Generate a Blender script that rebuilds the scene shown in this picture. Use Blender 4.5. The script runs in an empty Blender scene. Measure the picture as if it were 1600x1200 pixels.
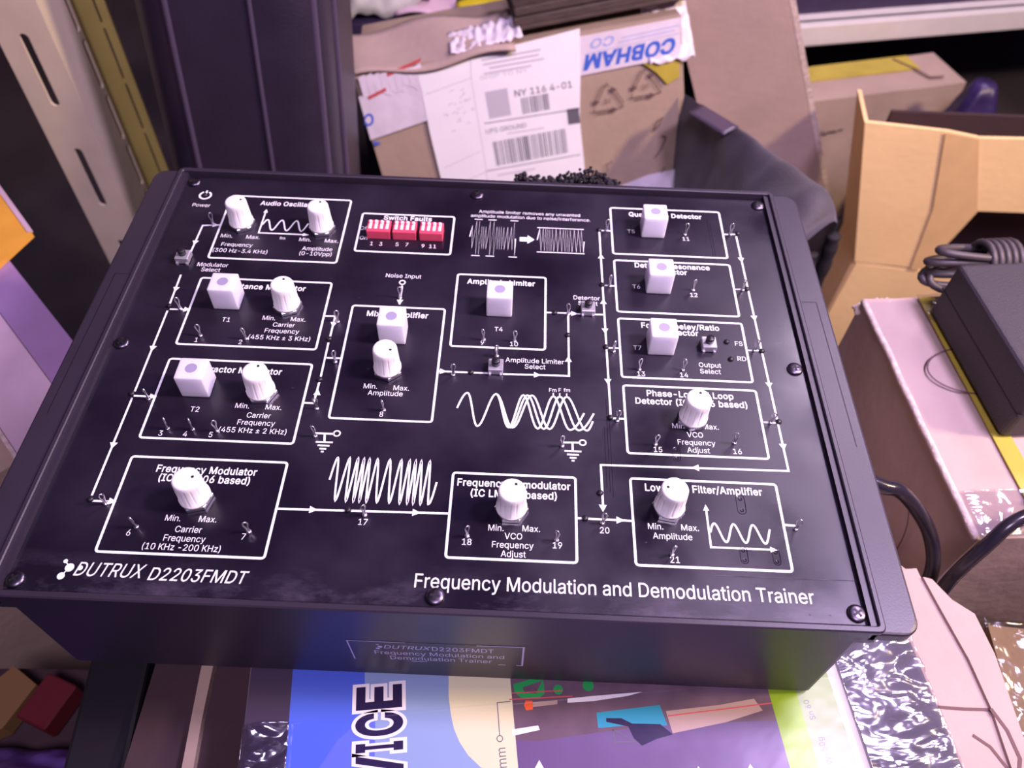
import bpy, bmesh, math, random
from mathutils import Vector, Matrix, Euler, noise
from mathutils.geometry import delaunay_2d_cdt

random.seed(7)
SC = bpy.context.scene
COL = SC.collection
PI = math.pi

# ------------------------------------------------------------------ camera
cam_d = bpy.data.cameras.new('camera')
cam_d.sensor_fit = 'HORIZONTAL'
cam_d.sensor_width = 36.0
cam_d.lens = 28.125
cam_d.clip_start = 0.01
cam_d.dof.use_dof = True
cam_d.dof.focus_distance = 0.31
cam_d.dof.aperture_fstop = 13.0
cam = bpy.data.objects.new('camera', cam_d)
cam.location = (0.02324, -0.21909, 0.32494)
cam.rotation_euler = (0.66574, -0.02488, 0.03344)
COL.objects.link(cam)
SC.camera = cam

# ------------------------------------------------------------------ world and lamps
W = bpy.data.worlds.new('dim_violet_room')
SC.world = W
W.use_nodes = True
bg = W.node_tree.nodes['Background']
bg.inputs[0].default_value = (0.34, 0.17, 0.72, 1)
bg.inputs[1].default_value = 0.14


def area(name, loc, target, size, power, col):
    l = bpy.data.lights.new(name, 'AREA')
    l.shape = 'DISK'
    l.size = size
    l.energy = power
    l.color = col
    o = bpy.data.objects.new(name, l)
    o.location = loc
    d = Vector(target) - Vector(loc)
    o.rotation_euler = d.to_track_quat('-Z', 'Y').to_euler()
    COL.objects.link(o)
    return o


area('near_lamp', (0.38, -0.02, 0.56), (0.10, 0.05, 0), 0.10, 4.6, (0.95, 0.73, 1.20))
area('rear_lamp', (0.75, 0.80, 1.05), (0.10, 0.0, 0), 0.34, 9.0, (1.0, 0.80, 1.08))
area('front_fill', (0.12, -0.66, 1.22), (0.05, 0.40, -0.15), 0.40, 10.5, (1.0, 0.79, 1.14))  # unseen fill added to brighten the sides facing the camera
area('warm_lamp', (0.95, -0.05, 0.75), (0.45, 0.45, -0.2), 0.12, 14.0, (1.0, 0.74, 0.46))

SC.view_settings.view_transform = 'Standard'
SC.view_settings.look = 'None'
SC.view_settings.gamma = 1.0
SC.view_settings.exposure = 0.0
SC.view_settings.use_curve_mapping = False


# ------------------------------------------------------------------ materials
def mat(name, col, rough=0.6, metal=0.0, spec=0.5, noise_amt=0.0, noise_scale=40.0, bump=0.0, bump_scale=200.0,
        coat=0.0, col2=None, stretch=(1, 1, 1), sheen=0.0, trans=0.0, alpha=1.0, rough_var=0.0):
    m = bpy.data.materials.new(name)
    m.use_nodes = True
    nt = m.node_tree
    b = nt.nodes['Principled BSDF']
    b.inputs['Base Color'].default_value = (*col, 1)
    b.inputs['Roughness'].default_value = rough
    b.inputs['Metallic'].default_value = metal
    b.inputs['Specular IOR Level'].default_value = spec
    b.inputs['Coat Weight'].default_value = coat
    b.inputs['Coat Roughness'].default_value = 0.08
    b.inputs['Sheen Weight'].default_value = sheen
    b.inputs['Transmission Weight'].default_value = trans
    b.inputs['Alpha'].default_value = alpha
    tc = nt.nodes.new('ShaderNodeTexCoord')
    mp = nt.nodes.new('ShaderNodeMapping')
    mp.inputs['Scale'].default_value = stretch
    nt.links.new(tc.outputs['Object'], mp.inputs[0])
    if noise_amt > 0:
        n = nt.nodes.new('ShaderNodeTexNoise')
        n.inputs['Scale'].default_value = noise_scale
        n.inputs['Detail'].default_value = 6
        nt.links.new(mp.outputs[0], n.inputs['Vector'])
        r = nt.nodes.new('ShaderNodeMapRange')
        r.inputs[1].default_value = 0.36
        r.inputs[2].default_value = 0.66
        nt.links.new(n.outputs['Fac'], r.inputs[0])
        mx = nt.nodes.new('ShaderNodeMixRGB')
        c2 = col2 or tuple(c * (1 - noise_amt) for c in col)
        mx.inputs[1].default_value = (*c2, 1)
        mx.inputs[2].default_value = (*col, 1)
        nt.links.new(r.outputs[0], mx.inputs[0])
        nt.links.new(mx.outputs[0], b.inputs['Base Color'])
        if rough_var:
            rr = nt.nodes.new('ShaderNodeMapRange')
            rr.inputs[3].default_value = rough + rough_var
            rr.inputs[4].default_value = rough
            nt.links.new(r.outputs[0], rr.inputs[0])
            nt.links.new(rr.outputs[0], b.inputs['Roughness'])
    if bump > 0:
        n2 = nt.nodes.new('ShaderNodeTexNoise')
        n2.inputs['Scale'].default_value = bump_scale
        n2.inputs['Detail'].default_value = 4
        nt.links.new(mp.outputs[0], n2.inputs['Vector'])
        bp = nt.nodes.new('ShaderNodeBump')
        bp.inputs['Strength'].default_value = bump
        bp.inputs['Distance'].default_value = 0.002
        nt.links.new(n2.outputs['Fac'], bp.inputs['Height'])
        nt.links.new(bp.outputs[0], b.inputs['Normal'])
    return m


def film_mat(name, tint, clear=0.7, scale=60.0, strength=1.0, rough=0.08, stretch=(1, 1, 1), dist=0.004):
    """crinkled clear plastic film: part see-through, part shiny"""
    m = bpy.data.materials.new(name)
    m.use_nodes = True
    nt = m.node_tree
    nt.nodes.clear()
    out = nt.nodes.new('ShaderNodeOutputMaterial')
    mix = nt.nodes.new('ShaderNodeMixShader')
    mix.inputs[0].default_value = 1 - clear
    tr = nt.nodes.new('ShaderNodeBsdfTransparent')
    tr.inputs[0].default_value = (*tint, 1)
    gl = nt.nodes.new('ShaderNodeBsdfGlossy')
    gl.inputs['Color'].default_value = (0.9, 0.9, 0.95, 1)
    gl.inputs['Roughness'].default_value = rough
    tc = nt.nodes.new('ShaderNodeTexCoord')
    mp = nt.nodes.new('ShaderNodeMapping')
    mp.inputs['Scale'].default_value = stretch
    nt.links.new(tc.outputs['Object'], mp.inputs[0])
    n = nt.nodes.new('ShaderNodeTexNoise')
    n.inputs['Scale'].default_value = scale
    n.inputs['Detail'].default_value = 3
    n.inputs['Distortion'].default_value = 1.2
    nt.links.new(mp.outputs[0], n.inputs['Vector'])
    bp = nt.nodes.new('ShaderNodeBump')
    bp.inputs['Strength'].default_value = strength
    bp.inputs['Distance'].default_value = dist
    nt.links.new(n.outputs['Fac'], bp.inputs['Height'])
    nt.links.new(bp.outputs[0], gl.inputs['Normal'])
    nt.links.new(tr.outputs[0], mix.inputs[1])
    nt.links.new(gl.outputs[0], mix.inputs[2])
    nt.links.new(mix.outputs[0], out.inputs[0])
    return m


M = {}
M['case'] = mat('case_plastic', (0.030, 0.022, 0.036), 0.40, bump=0.04, bump_scale=1600, noise_amt=0.15, noise_scale=30)
M['groove'] = mat('groove_dark', (0.006, 0.004, 0.008), 0.6)
M['panel'] = mat('panel_film', (0.0085, 0.006, 0.013), 0.20, noise_amt=1, noise_scale=22, col2=(0.017, 0.012, 0.024), rough_var=0.22)


def panel_wear(m):
    """dried dust along the lower edge of the glossy panel, where a hand wipes it"""
    nt = m.node_tree
    b = nt.nodes['Principled BSDF']
    tc = nt.nodes.new('ShaderNodeTexCoord')
    sp = nt.nodes.new('ShaderNodeSeparateXYZ')
    nt.links.new(tc.outputs['Object'], sp.inputs[0])
    band = nt.nodes.new('ShaderNodeMapRange')
    band.inputs[1].default_value = -0.096
    band.inputs[2].default_value = -0.111
    nt.links.new(sp.outputs['Y'], band.inputs[0])
    mp = nt.nodes.new('ShaderNodeMapping')
    mp.inputs['Scale'].default_value = (0.6, 1.6, 1)
    nt.links.new(tc.outputs['Object'], mp.inputs[0])
    n = nt.nodes.new('ShaderNodeTexNoise')
    n.inputs['Scale'].default_value = 38
    n.inputs['Detail'].default_value = 9
    n.inputs['Roughness'].default_value = 0.68
    nt.links.new(mp.outputs[0], n.inputs['Vector'])
    r = nt.nodes.new('ShaderNodeMapRange')
    r.inputs[1].default_value = 0.47
    r.inputs[2].default_value = 0.72
    nt.links.new(n.outputs['Fac'], r.inputs[0])
    mul = nt.nodes.new('ShaderNodeMath')
    mul.operation = 'MULTIPLY'
    nt.links.new(band.outputs[0], mul.inputs[0])
    nt.links.new(r.outputs[0], mul.inputs[1])
    mix = nt.nodes.new('ShaderNodeMixRGB')
    old = b.inputs['Base Color'].links[0].from_socket
    nt.links.new(mul.outputs[0], mix.inputs[0])
    nt.links.new(old, mix.inputs[1])
    mix.inputs[2].default_value = (0.085, 0.068, 0.105, 1)
    nt.links.new(mix.outputs[0], b.inputs['Base Color'])


panel_wear(M['panel'])
M['dust'] = mat('dust_smear', (0.055, 0.042, 0.075), 0.7, noise_amt=0.8, noise_scale=130)
M['print'] = mat('white_ink', (0.90, 0.88, 0.93), 0.55)
M['knob'] = mat('ivory_plastic', (0.84, 0.81, 0.80), 0.42)
M['coil'] = mat('frosted_plastic', (0.78, 0.75, 0.84), 0.45)
M['coil'].node_tree.nodes['Principled BSDF'].inputs['Subsurface Weight'].default_value = 0.6
M['coil'].node_tree.nodes['Principled BSDF'].inputs['Subsurface Radius'].default_value = (0.009, 0.009, 0.010)
M['coil'].node_tree.nodes['Principled BSDF'].inputs['Subsurface Scale'].default_value = 1.0
M['core'] = mat('core_grey', (0.30, 0.27, 0.40), 0.6)
M['black'] = mat('black_plastic', (0.012, 0.010, 0.014), 0.4)
M['red'] = mat('red_plastic', (0.70, 0.07, 0.13), 0.35)
M['slider'] = mat('slider_white', (0.88, 0.72, 0.78), 0.4)
M['metal'] = mat('tinned_metal', (0.70, 0.68, 0.72), 0.28, metal=1.0)
M['screw'] = mat('screw_metal', (0.14, 0.12, 0.16), 0.34, metal=1.0)
M['btn'] = mat('button_base', (0.55, 0.53, 0.58), 0.35, metal=0.6)
M['plate_ink'] = mat('plate_ink', (0.62, 0.55, 0.75), 0.5)
M['kraft'] = mat('kraft_board', (0.42, 0.31, 0.23), 0.85, noise_amt=0.14, noise_scale=18, bump=0.25, bump_scale=120)
M['kraft_pink'] = mat('kraft_board_pale', (0.46, 0.34, 0.30), 0.85, noise_amt=0.14, noise_scale=14, bump=0.25, bump_scale=120)
M['kraft_brown_shaded'] = mat('kraft_board_brown_shaded', (0.050, 0.024, 0.030), 0.85, noise_amt=0.2, noise_scale=18, bump=0.25, bump_scale=120)  # brown kraft with shade put into its colour
M['kraft_orange'] = mat('kraft_board_orange', (0.93, 0.66, 0.33), 0.8, noise_amt=0.08, noise_scale=12, bump=0.2, bump_scale=120)
M['kraft_brownish'] = mat('kraft_board_taped', (0.22, 0.135, 0.055), 0.5, noise_amt=0.35, noise_scale=14)
M['flute'] = mat('board_edge', (0.70, 0.56, 0.50), 0.9, noise_amt=0.3, noise_scale=220, bump=0.6, bump_scale=300)
M['tape_buff'] = mat('buff_tape', (0.66, 0.42, 0.20), 0.3, noise_amt=0.1)
M['tape_orange'] = mat('orange_tape', (0.78, 0.52, 0.25), 0.35, noise_amt=0.08)
M['tape_pale'] = mat('pale_tape', (0.78, 0.70, 0.78), 0.35, noise_amt=0.12, noise_scale=60, bump=0.3, bump_scale=80)
M['tape_violet'] = mat('violet_tape', (0.34, 0.21, 0.40), 0.4, noise_amt=0.1)
M['tape_lilac'] = mat('lilac_tape', (0.62, 0.44, 0.54), 0.4, noise_amt=0.1)
M['tape_yellow'] = mat('yellow_tape', (0.52, 0.42, 0.06), 0.4, noise_amt=0.15)
M['paper'] = mat('label_paper', (0.93, 0.91, 0.93), 0.7, noise_amt=0.05, noise_scale=25, bump=0.15, bump_scale=30)
M['ink_grey'] = mat('ink_grey', (0.13, 0.12, 0.15), 0.8)
M['ink_faint'] = mat('ink_faint', (0.55, 0.52, 0.58), 0.8)
M['ink_blue'] = mat('ink_blue', (0.05, 0.13, 0.58), 0.6)
M['ink_paleblue'] = mat('ink_pale_blue', (0.36, 0.42, 0.72), 0.6)
M['ink_brown'] = mat('ink_brown', (0.13, 0.07, 0.07), 0.8)
M['ink_red'] = mat('ink_red', (0.55, 0.08, 0.09), 0.7)
M['rack'] = mat('rack_paint', (0.80, 0.68, 0.48), 0.55, noise_amt=0.1, noise_scale=25)
M['rack2'] = mat('rack_paint_olive', (0.62, 0.52, 0.15), 0.55, noise_amt=0.12, noise_scale=25)
M['vinyl'] = mat('dark_vinyl', (0.028, 0.020, 0.038), 0.42, noise_amt=0.2, noise_scale=30, bump=0.15, bump_scale=500)
M['vinyl_trim'] = mat('dark_vinyl_trim', (0.075, 0.055, 0.095), 0.35)
M['nylon'] = mat('black_nylon', (0.060, 0.048, 0.068), 0.65, noise_amt=0.3, noise_scale=20, bump=0.3, bump_scale=700, sheen=0.3)
M['nylon_dark'] = mat('black_nylon_dark', (0.010, 0.007, 0.012), 0.8, noise_amt=0.3, noise_scale=60, bump=0.3, bump_scale=500)
M['shelf'] = mat('shelf_paint', (0.74, 0.70, 0.72), 0.45, noise_amt=0.06)
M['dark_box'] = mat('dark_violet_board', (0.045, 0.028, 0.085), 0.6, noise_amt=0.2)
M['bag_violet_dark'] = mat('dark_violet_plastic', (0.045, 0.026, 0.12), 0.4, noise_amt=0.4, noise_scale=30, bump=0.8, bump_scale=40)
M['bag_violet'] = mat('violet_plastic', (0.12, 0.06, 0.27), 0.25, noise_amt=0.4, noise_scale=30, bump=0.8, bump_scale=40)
M['bag_white'] = mat('white_plastic', (0.62, 0.62, 0.60), 0.3, noise_amt=0.3, noise_scale=30, bump=0.6, bump_scale=60)
M['yellow'] = mat('yellow_plastic', (0.80, 0.66, 0.03), 0.4)
M['slab'] = mat('dark_brown_slab', (0.085, 0.055, 0.045), 0.6, noise_amt=0.4, noise_scale=90, stretch=(1, 1, 8))
M['adapter'] = mat('adapter_plastic', (0.034, 0.027, 0.034), 0.5, bump=0.35, bump_scale=1500)
M['cord'] = mat('cord_rubber', (0.055, 0.042, 0.045), 0.5)
M['cable'] = mat('cable_rubber', (0.020, 0.016, 0.024), 0.22)
M['floor'] = mat('floor_concrete', (0.06, 0.045, 0.05), 0.8, noise_amt=0.4, noise_scale=6, bump=0.2, bump_scale=30)
M['wall'] = mat('wall_paint', (0.045, 0.028, 0.045), 0.85, noise_amt=0.2, noise_scale=4)
M['kit_grey'] = mat('kit_board_grey', (0.17, 0.15, 0.18), 0.5, spec=0.2, noise_amt=0.3, noise_scale=30)
M['kit_blue'] = mat('kit_blue', (0.075, 0.135, 0.62), 0.5, spec=0.2)
M['kit_blue2'] = mat('kit_blue_light', (0.11, 0.16, 0.66), 0.5, spec=0.2)
M['kit_teal'] = mat('kit_teal', (0.25, 0.35, 0.54), 0.5, spec=0.2)
M['kit_cream'] = mat('kit_cream', (0.72, 0.68, 0.42), 0.5, spec=0.2)
M['kit_photo'] = mat('kit_photo_ground', (0.16, 0.10, 0.135), 0.5, spec=0.2, noise_amt=0.3, noise_scale=60)
M['kit_photo_lit'] = mat('kit_photo_ground_lit', (0.14, 0.09, 0.21), 0.5, spec=0.2, noise_amt=0.15, noise_scale=25)
M['kit_lime'] = mat('kit_lime', (0.24, 0.40, 0.012), 0.5, spec=0.2)
M['kit_palegreen'] = mat('kit_pale_green', (0.27, 0.36, 0.15), 0.5, spec=0.2, noise_amt=0.2, noise_scale=35)
M['kit_strip'] = mat('kit_edge_strip', (0.46, 0.44, 0.41), 0.5, spec=0.2)
M['kit_dark'] = mat('kit_dark_violet', (0.045, 0.030, 0.060), 0.5)
M['kit_navy'] = mat('kit_navy', (0.018, 0.010, 0.055), 0.5, spec=0.2)
M['kit_white'] = mat('kit_white', (0.82, 0.80, 0.80), 0.5, spec=0.2)
M['kit_green'] = mat('kit_green', (0.02, 0.36, 0.08), 0.5, spec=0.2)
M['kit_orange'] = mat('kit_orange', (0.80, 0.12, 0.03), 0.5, spec=0.2)
M['kit_tool'] = mat('kit_tool_teal', (0.03, 0.30, 0.44), 0.5, spec=0.2)
M['kit_tan'] = mat('kit_tan', (0.42, 0.29, 0.24), 0.4)
M['film'] = film_mat('shrink_film', (0.97, 0.97, 1.0), 0.88, 40, 0.8, 0.12)
M['film_brown'] = film_mat('carton_film', (0.96, 0.95, 0.95), 0.95, 30, 0.8, 0.12)
M['film_kit'] = film_mat('shrink_film_tight', (0.99, 0.99, 1.0), 0.992, 14, 0.25, 0.28, dist=0.002)
M['film_crinkle'] = film_mat('shrink_film_crinkled', (0.95, 0.95, 0.98), 0.84, 22, 0.5, 0.16, stretch=(1, 2.0, 1), dist=0.006)
M['orange_card'] = mat('orange_card', (0.78, 0.38, 0.05), 0.5, noise_amt=0.1)
M['red_card'] = mat('red_card', (0.12, 0.008, 0.014), 0.5)
M['yellow_card'] = mat('yellow_card', (0.22, 0.12, 0.04), 0.6)


# ------------------------------------------------------------------ mesh builder
class MB:
    def __init__(self):
        self.v, self.f, self.mi, self.sm = [], [], [], []
        self.m = 0
        self.smooth = False

    def add(self, verts, faces, T=None):
        o = len(self.v)
        for p in verts:
            p = Vector(p)
            self.v.append(T @ p if T is not None else p)
        for f in faces:
            self.f.append(tuple(i + o for i in f))
            self.mi.append(self.m)
            self.sm.append(self.smooth)
        return self

    def box(self, c, s, T=None):
        x, y, z = (k / 2 for k in s)
        v = [(c[0] + a * x, c[1] + b * y, c[2] + d * z) for d in (-1, 1) for b in (-1, 1) for a in (-1, 1)]
        return self.add(v, [(0, 2, 3, 1), (4, 5, 7, 6), (0, 1, 5, 4), (2, 6, 7, 3), (0, 4, 6, 2), (1, 3, 7, 5)], T)

    def rbox(self, c, s, bev=0.001, seg=2, T=None):
        bm = bmesh.new()
        bmesh.ops.create_cube(bm, size=1)
        for v in bm.verts:
            v.co = Vector((v.co.x * s[0] + c[0], v.co.y * s[1] + c[1], v.co.z * s[2] + c[2]))
        bmesh.ops.bevel(bm, geom=list(bm.edges), offset=bev, segments=seg, affect='EDGES', profile=0.5)
        return self.from_bm(bm, T)

    def from_bm(self, bm, T=None):
        bm.verts.index_update()
        self.add([v.co.copy() for v in bm.verts], [[v.index for v in f.verts] for f in bm.faces], T)
        bm.free()
        return self

    def prism(self, poly, z0, z1, T=None):
        n = len(poly)
        v = [(x, y, z0) for x, y in poly] + [(x, y, z1) for x, y in poly]
        f = [tuple(range(n - 1, -1, -1)), tuple(range(n, 2 * n))]
        f += [(i, (i + 1) % n, n + (i + 1) % n, n + i) for i in range(n)]
        return self.add(v, f, T)

    def flat(self, poly, z, T=None):
        return self.add([(x, y, z) for x, y in poly], [tuple(range(len(poly)))], T)

    def lathe(self, prof, n=24, c=(0, 0, 0), T=None, mod=None):
        v, f = [], []
        for k, (r, z) in enumerate(prof):
            for i in range(n):
                a = 2 * PI * i / n
                rr = r * (mod(k, a) if mod else 1)
                v.append((c[0] + rr * math.cos(a), c[1] + rr * math.sin(a), c[2] + z))
        for k in range(len(prof) - 1):
            for i in range(n):
                j = (i + 1) % n
                f.append((k * n + i, k * n + j, (k + 1) * n + j, (k + 1) * n + i))
        f.append(tuple(range(n - 1, -1, -1)))
        f.append(tuple(range((len(prof) - 1) * n, len(prof) * n)))
        return self.add(v, f, T)

    def tube(self, pts, r, n=8, closed=False, T=None):
        pts = [Vector(p) for p in pts]
        v, f = [], []
        N = len(pts)
        up = None
        for i, p in enumerate(pts):
            a = pts[(i - 1) % N] if (closed or i > 0) else p
            b = pts[(i + 1) % N] if (closed or i < N - 1) else p
            t = (b - a).normalized()
            if up is None:
                up = Vector((0, 0, 1)) if abs(t.z) < 0.9 else Vector((1, 0, 0))
            s = t.cross(up)
            if s.length < 1e-6:
                s = t.orthogonal()
            s.normalize()
            up = s.cross(t).normalized()
            rr = r[i] if isinstance(r, (list, tuple)) else r
            for k in range(n):
                an = 2 * PI * k / n
                v.append(p + s * (rr * math.cos(an)) + up * (rr * math.sin(an)))
        for i in range(N if closed else N - 1):
            j = (i + 1) % N
            for k in range(n):
                l = (k + 1) % n
                f.append((i * n + k, i * n + l, j * n + l, j * n + k))
        if not closed:
            f.append(tuple(range(n - 1, -1, -1)))
            f.append(tuple(range((N - 1) * n, N * n)))
        return self.add(v, f, T)

    def stroke(self, pts, w, z=0.0, closed=False, T=None):
        """flat ribbon of width w along a 2-D polyline, mitred"""
        pts = [Vector(p[:2]) for p in pts]
        N = len(pts)
        v, f = [], []
        for i, p in enumerate(pts):
            a = pts[(i - 1) % N] if (closed or i > 0) else None
            b = pts[(i + 1) % N] if (closed or i < N - 1) else None
            d1 = (p - a).normalized() if a is not None else None
            d2 = (b - p).normalized() if b is not None else None
            d1 = d1 if d1 is not None else d2
            d2 = d2 if d2 is not None else d1
            n1 = Vector((-d1.y, d1.x))
            n2 = Vector((-d2.y, d2.x))
            m_ = n1 + n2
            if m_.length < 1e-6:
                m_ = n1
            m_.normalize()
            k = 1 / max(0.35, m_.dot(n1))
            o = m_ * (w / 2 * k)
            v += [(p.x + o.x, p.y + o.y, z), (p.x - o.x, p.y - o.y, z)]
        for i in range(N if closed else N - 1):
            j = (i + 1) % N
            f.append((2 * i + 1, 2 * j + 1, 2 * j, 2 * i))
        return self.add(v, f, T)

    def disc(self, x, y, r, z=0.0, n=20, T=None):
        return self.flat([(x + r * math.cos(2 * PI * i / n), y + r * math.sin(2 * PI * i / n)) for i in range(n)], z, T)

    def ring(self, x, y, r, w, z=0.0, n=24, a0=0.0, a1=2 * PI, T=None):
        full = abs(a1 - a0 - 2 * PI) < 1e-6
        k = n if full else n + 1
        return self.stroke([(x + r * math.cos(a0 + (a1 - a0) * i / n), y + r * math.sin(a0 + (a1 - a0) * i / n)) for i in range(k)], w, z, full, T)

    def build(self, name, mats, parent=None):
        me = bpy.data.meshes.new(name)
        me.from_pydata(self.v, [], self.f)
        for m_ in (mats if isinstance(mats, (list, tuple)) else [mats]):
            me.materials.append(m_)
        me.polygons.foreach_set('material_index', self.mi)
        me.polygons.foreach_set('use_smooth', self.sm)
        me.update()
        o = bpy.data.objects.new(name, me)
        COL.objects.link(o)
        if parent is not None:
            o.parent = parent
        return o


_tc = {}


def text_mesh(s, bold=0.0, shear=0.0):
    """letters as a flat mesh; outlines come from GLYPHS, scaled to a cap height of 0.70"""
    k = (s, bold >= 0.015, round(max(0.0, bold), 3), shear)
    if k not in _tc:
        G = GLYPHS
        V, F = [], []
        x = 0.0
        for ch in s:
            adv, data = G[ch]
            key = (ch, k[1], k[2])
            if key not in _tc:
                vs, es = [], []
                loops = [[Vector(map(float, p.split(','))) for p in lp.split()] for lp in data.split('|') if lp]
                if k[2]:
                    loops = [grow(lp, k[2] * 1000) for lp in loops]
                for lp in loops:
                    o_ = len(vs)
                    vs += lp
                    es += [(o_ + i, o_ + (i + 1) % len(lp)) for i in range(len(lp))]
                if vs:
                    v2, e2, f2, *_r = delaunay_2d_cdt(vs, es, [], 0, 1e-4)
                    keep = []
                    for f in f2:
                        c_ = sum((v2[i] for i in f), Vector((0, 0))) / len(f)
                        if sum(wind(c_, lp) for lp in loops):
                            keep.append(tuple(f))
                    _tc[key] = (v2, keep)
                else:
                    _tc[key] = ([], [])
            v2, keep = _tc[key]
            o_ = len(V)
            V += [Vector(((p.x + p.y * shear + x) / 1017, p.y / 1017, 0)) for p in v2]
            F += [tuple(i + o_ for i in f) for f in keep]
            x += adv + (30 if k[1] else 0)
        _tc[k] = (V, F)
    return _tc[k]


def wind(p, lp):
    w = 0
    for i in range(len(lp)):
        a, b = lp[i], lp[(i + 1) % len(lp)]
        if (a.y > p.y) != (b.y > p.y) and p.x < (b.x - a.x) * (p.y - a.y) / (b.y - a.y) + a.x:
            w += 1 if b.y > a.y else -1
    return w


def grow(lp, d):
    """push an outline outwards (outer loops wind one way, holes the other)"""
    n = len(lp)
    out = []
    sgn = GROW_SIGN
    for i in range(n):
        a = (lp[i] - lp[i - 1]).normalized()
        b = (lp[(i + 1) % n] - lp[i]).normalized()
        t = Vector((a.y + b.y, -a.x - b.x))
        t = t.normalized() if t.length > 1e-6 else Vector((a.y, -a.x))
        q = max(0.5, t.dot(Vector((a.y, -a.x))))
        out.append(lp[i] + t * (sgn * d / q))
    return out


GROW_SIGN = -1.0


def put_text(mb, s, x, y, size, z=0.0, bold=0.0, rot=0.0, width=None, shear=0.0, T=None, xs=None):
    """text centred on (x, y)"""
    vs, fs = text_mesh(s, bold, shear)
    if not vs:
        return
    x0 = min(v.x for v in vs)
    x1 = max(v.x for v in vs)
    sx = (width / (x1 - x0)) if width else (xs or size * 0.92)
    cx = (x0 + x1) / 2
    ca, sa = math.cos(rot), math.sin(rot)
    out = []
    for v in vs:
        a, b = (v.x - cx) * sx, (v.y - 0.35) * size
        out.append((x + a * ca - b * sa, y + a * sa + b * ca, z))
    mb.add(out, fs, T)


def thing(name, label, cat, loc=(0, 0, 0), rot=(0, 0, 0), group=None):
    o = bpy.data.objects.new(name, None)
    o.empty_display_size = 0.02
    o.location = loc
    o.rotation_euler = rot
    COL.objects.link(o)
    return tag(o, label, cat, group)


def tag(o, label, cat, group=None):
    o['label'] = label
    o['category'] = cat
    if group:
        o['group'] = group
    return o


def copy_tree(o, parent=None):
    c = o.copy()
    COL.objects.link(c)
    c.parent = parent
    for ch in list(o.children):
        copy_tree(ch, c)
    return c


def lumpy(w, d, h, seg=(12, 12, 12), amp=0.002, scale=12.0, bev=0.0, seed=0.0, taper=0.0, roundness=0.0):
    """a box of its own real size (base at z=0) with dented, slightly uneven faces"""
    bm = bmesh.new()
    nx, ny, nz = seg
    vid = {}

    def vert(i, j, k):
        key = (i, j, k)
        if key not in vid:
            x, y, z = (i / nx - .5) * w, (j / ny - .5) * d, k / nz * h
            if roundness:
                hx, hy, hz = w / 2, d / 2, h / 2
                c = Vector((x, y, z - hz))
                inner = Vector((max(-hx + roundness, min(hx - roundness, c.x)), max(-hy + roundness, min(hy - roundness, c.y)), max(-hz + roundness, min(hz - roundness, c.z))))
                dv = c - inner
                if dv.length > 1e-9:
                    c = inner + dv.normalized() * min(roundness, max(abs(dv.x), abs(dv.y), abs(dv.z)))
                x, y, z = c.x, c.y, c.z + hz
            t = 1 - taper * z / h
            p = Vector((x * t, y * t, z))
            n = noise.noise_vector(Vector((p.x * scale + seed, p.y * scale, p.z * scale))) * amp
            n += noise.noise_vector(Vector((p.x * scale * 3 + seed, p.y * scale * 3, p.z * scale * 3))) * (amp * .35)
            if k == 0:
                n.z = 0
            vid[key] = bm.verts.new(p + n)
        return vid[key]
    for i in range(nx):
        for j in range(ny):
            bm.faces.new([vert(i, j, 0), vert(i, j + 1, 0), vert(i + 1, j + 1, 0), vert(i + 1, j, 0)])
            bm.faces.new([vert(i, j, nz), vert(i + 1, j, nz), vert(i + 1, j + 1, nz), vert(i, j + 1, nz)])
    for i in range(nx):
        for k in range(nz):
            bm.faces.new([vert(i, 0, k), vert(i + 1, 0, k), vert(i + 1, 0, k + 1), vert(i, 0, k + 1)])
            bm.faces.new([vert(i, ny, k), vert(i, ny, k + 1), vert(i + 1, ny, k + 1), vert(i + 1, ny, k)])
    for j in range(ny):
        for k in range(nz):
            bm.faces.new([vert(0, j, k), vert(0, j, k + 1), vert(0, j + 1, k + 1), vert(0, j + 1, k)])
            bm.faces.new([vert(nx, j, k), vert(nx, j + 1, k), vert(nx, j + 1, k + 1), vert(nx, j, k + 1)])
    return bm


def sheet(fn, nu, nv, thick=0.0004):
    """a thin sheet with real thickness; fn(u, v) -> point"""
    top = [Vector(fn(i / nu, j / nv)) for j in range(nv + 1) for i in range(nu + 1)]
    mb = MB()
    mb.smooth = True
    n = len(top)
    f = []
    W_ = nu + 1
    for j in range(nv):
        for i in range(nu):
            a = j * W_ + i
            f.append((a, a + 1, a + W_ + 1, a + W_))
    nrm = [Vector() for _ in top]
    for q in f:
        c = (top[q[1]] - top[q[0]]).cross(top[q[3]] - top[q[0]])
        for i in q:
            nrm[i] += c
    bot = [p - nn.normalized() * thick for p, nn in zip(top, nrm)]
    f2 = [tuple(i + n for i in reversed(q)) for q in f]
    rim = [j * W_ for j in range(nv, -1, -1)] + list(range(1, W_)) + [j * W_ + nu for j in range(1, nv + 1)] + [nv * W_ + i for i in range(nu - 1, 0, -1)]
    f3 = [(rim[(i + 1) % len(rim)], rim[i], rim[i] + n, rim[(i + 1) % len(rim)] + n) for i in range(len(rim))]
    mb.add(top + bot, f + f2 + f3)
    return mb


def smoothpath(pts, n=8):
    """Catmull-Rom through the points"""
    P = [Vector(p) for p in pts]
    out = []
    for i in range(len(P) - 1):
        p0 = P[max(0, i - 1)]
        p1, p2 = P[i], P[i + 1]
        p3 = P[min(len(P) - 1, i + 2)]
        for k in range(n):
            t = k / n
            out.append(0.5 * ((2 * p1) + (p2 - p0) * t + (2 * p0 - 5 * p1 + 4 * p2 - p3) * t * t + (3 * p1 - p0 - 3 * p2 + p3) * t ** 3))
    out.append(P[-1])
    return out


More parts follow.
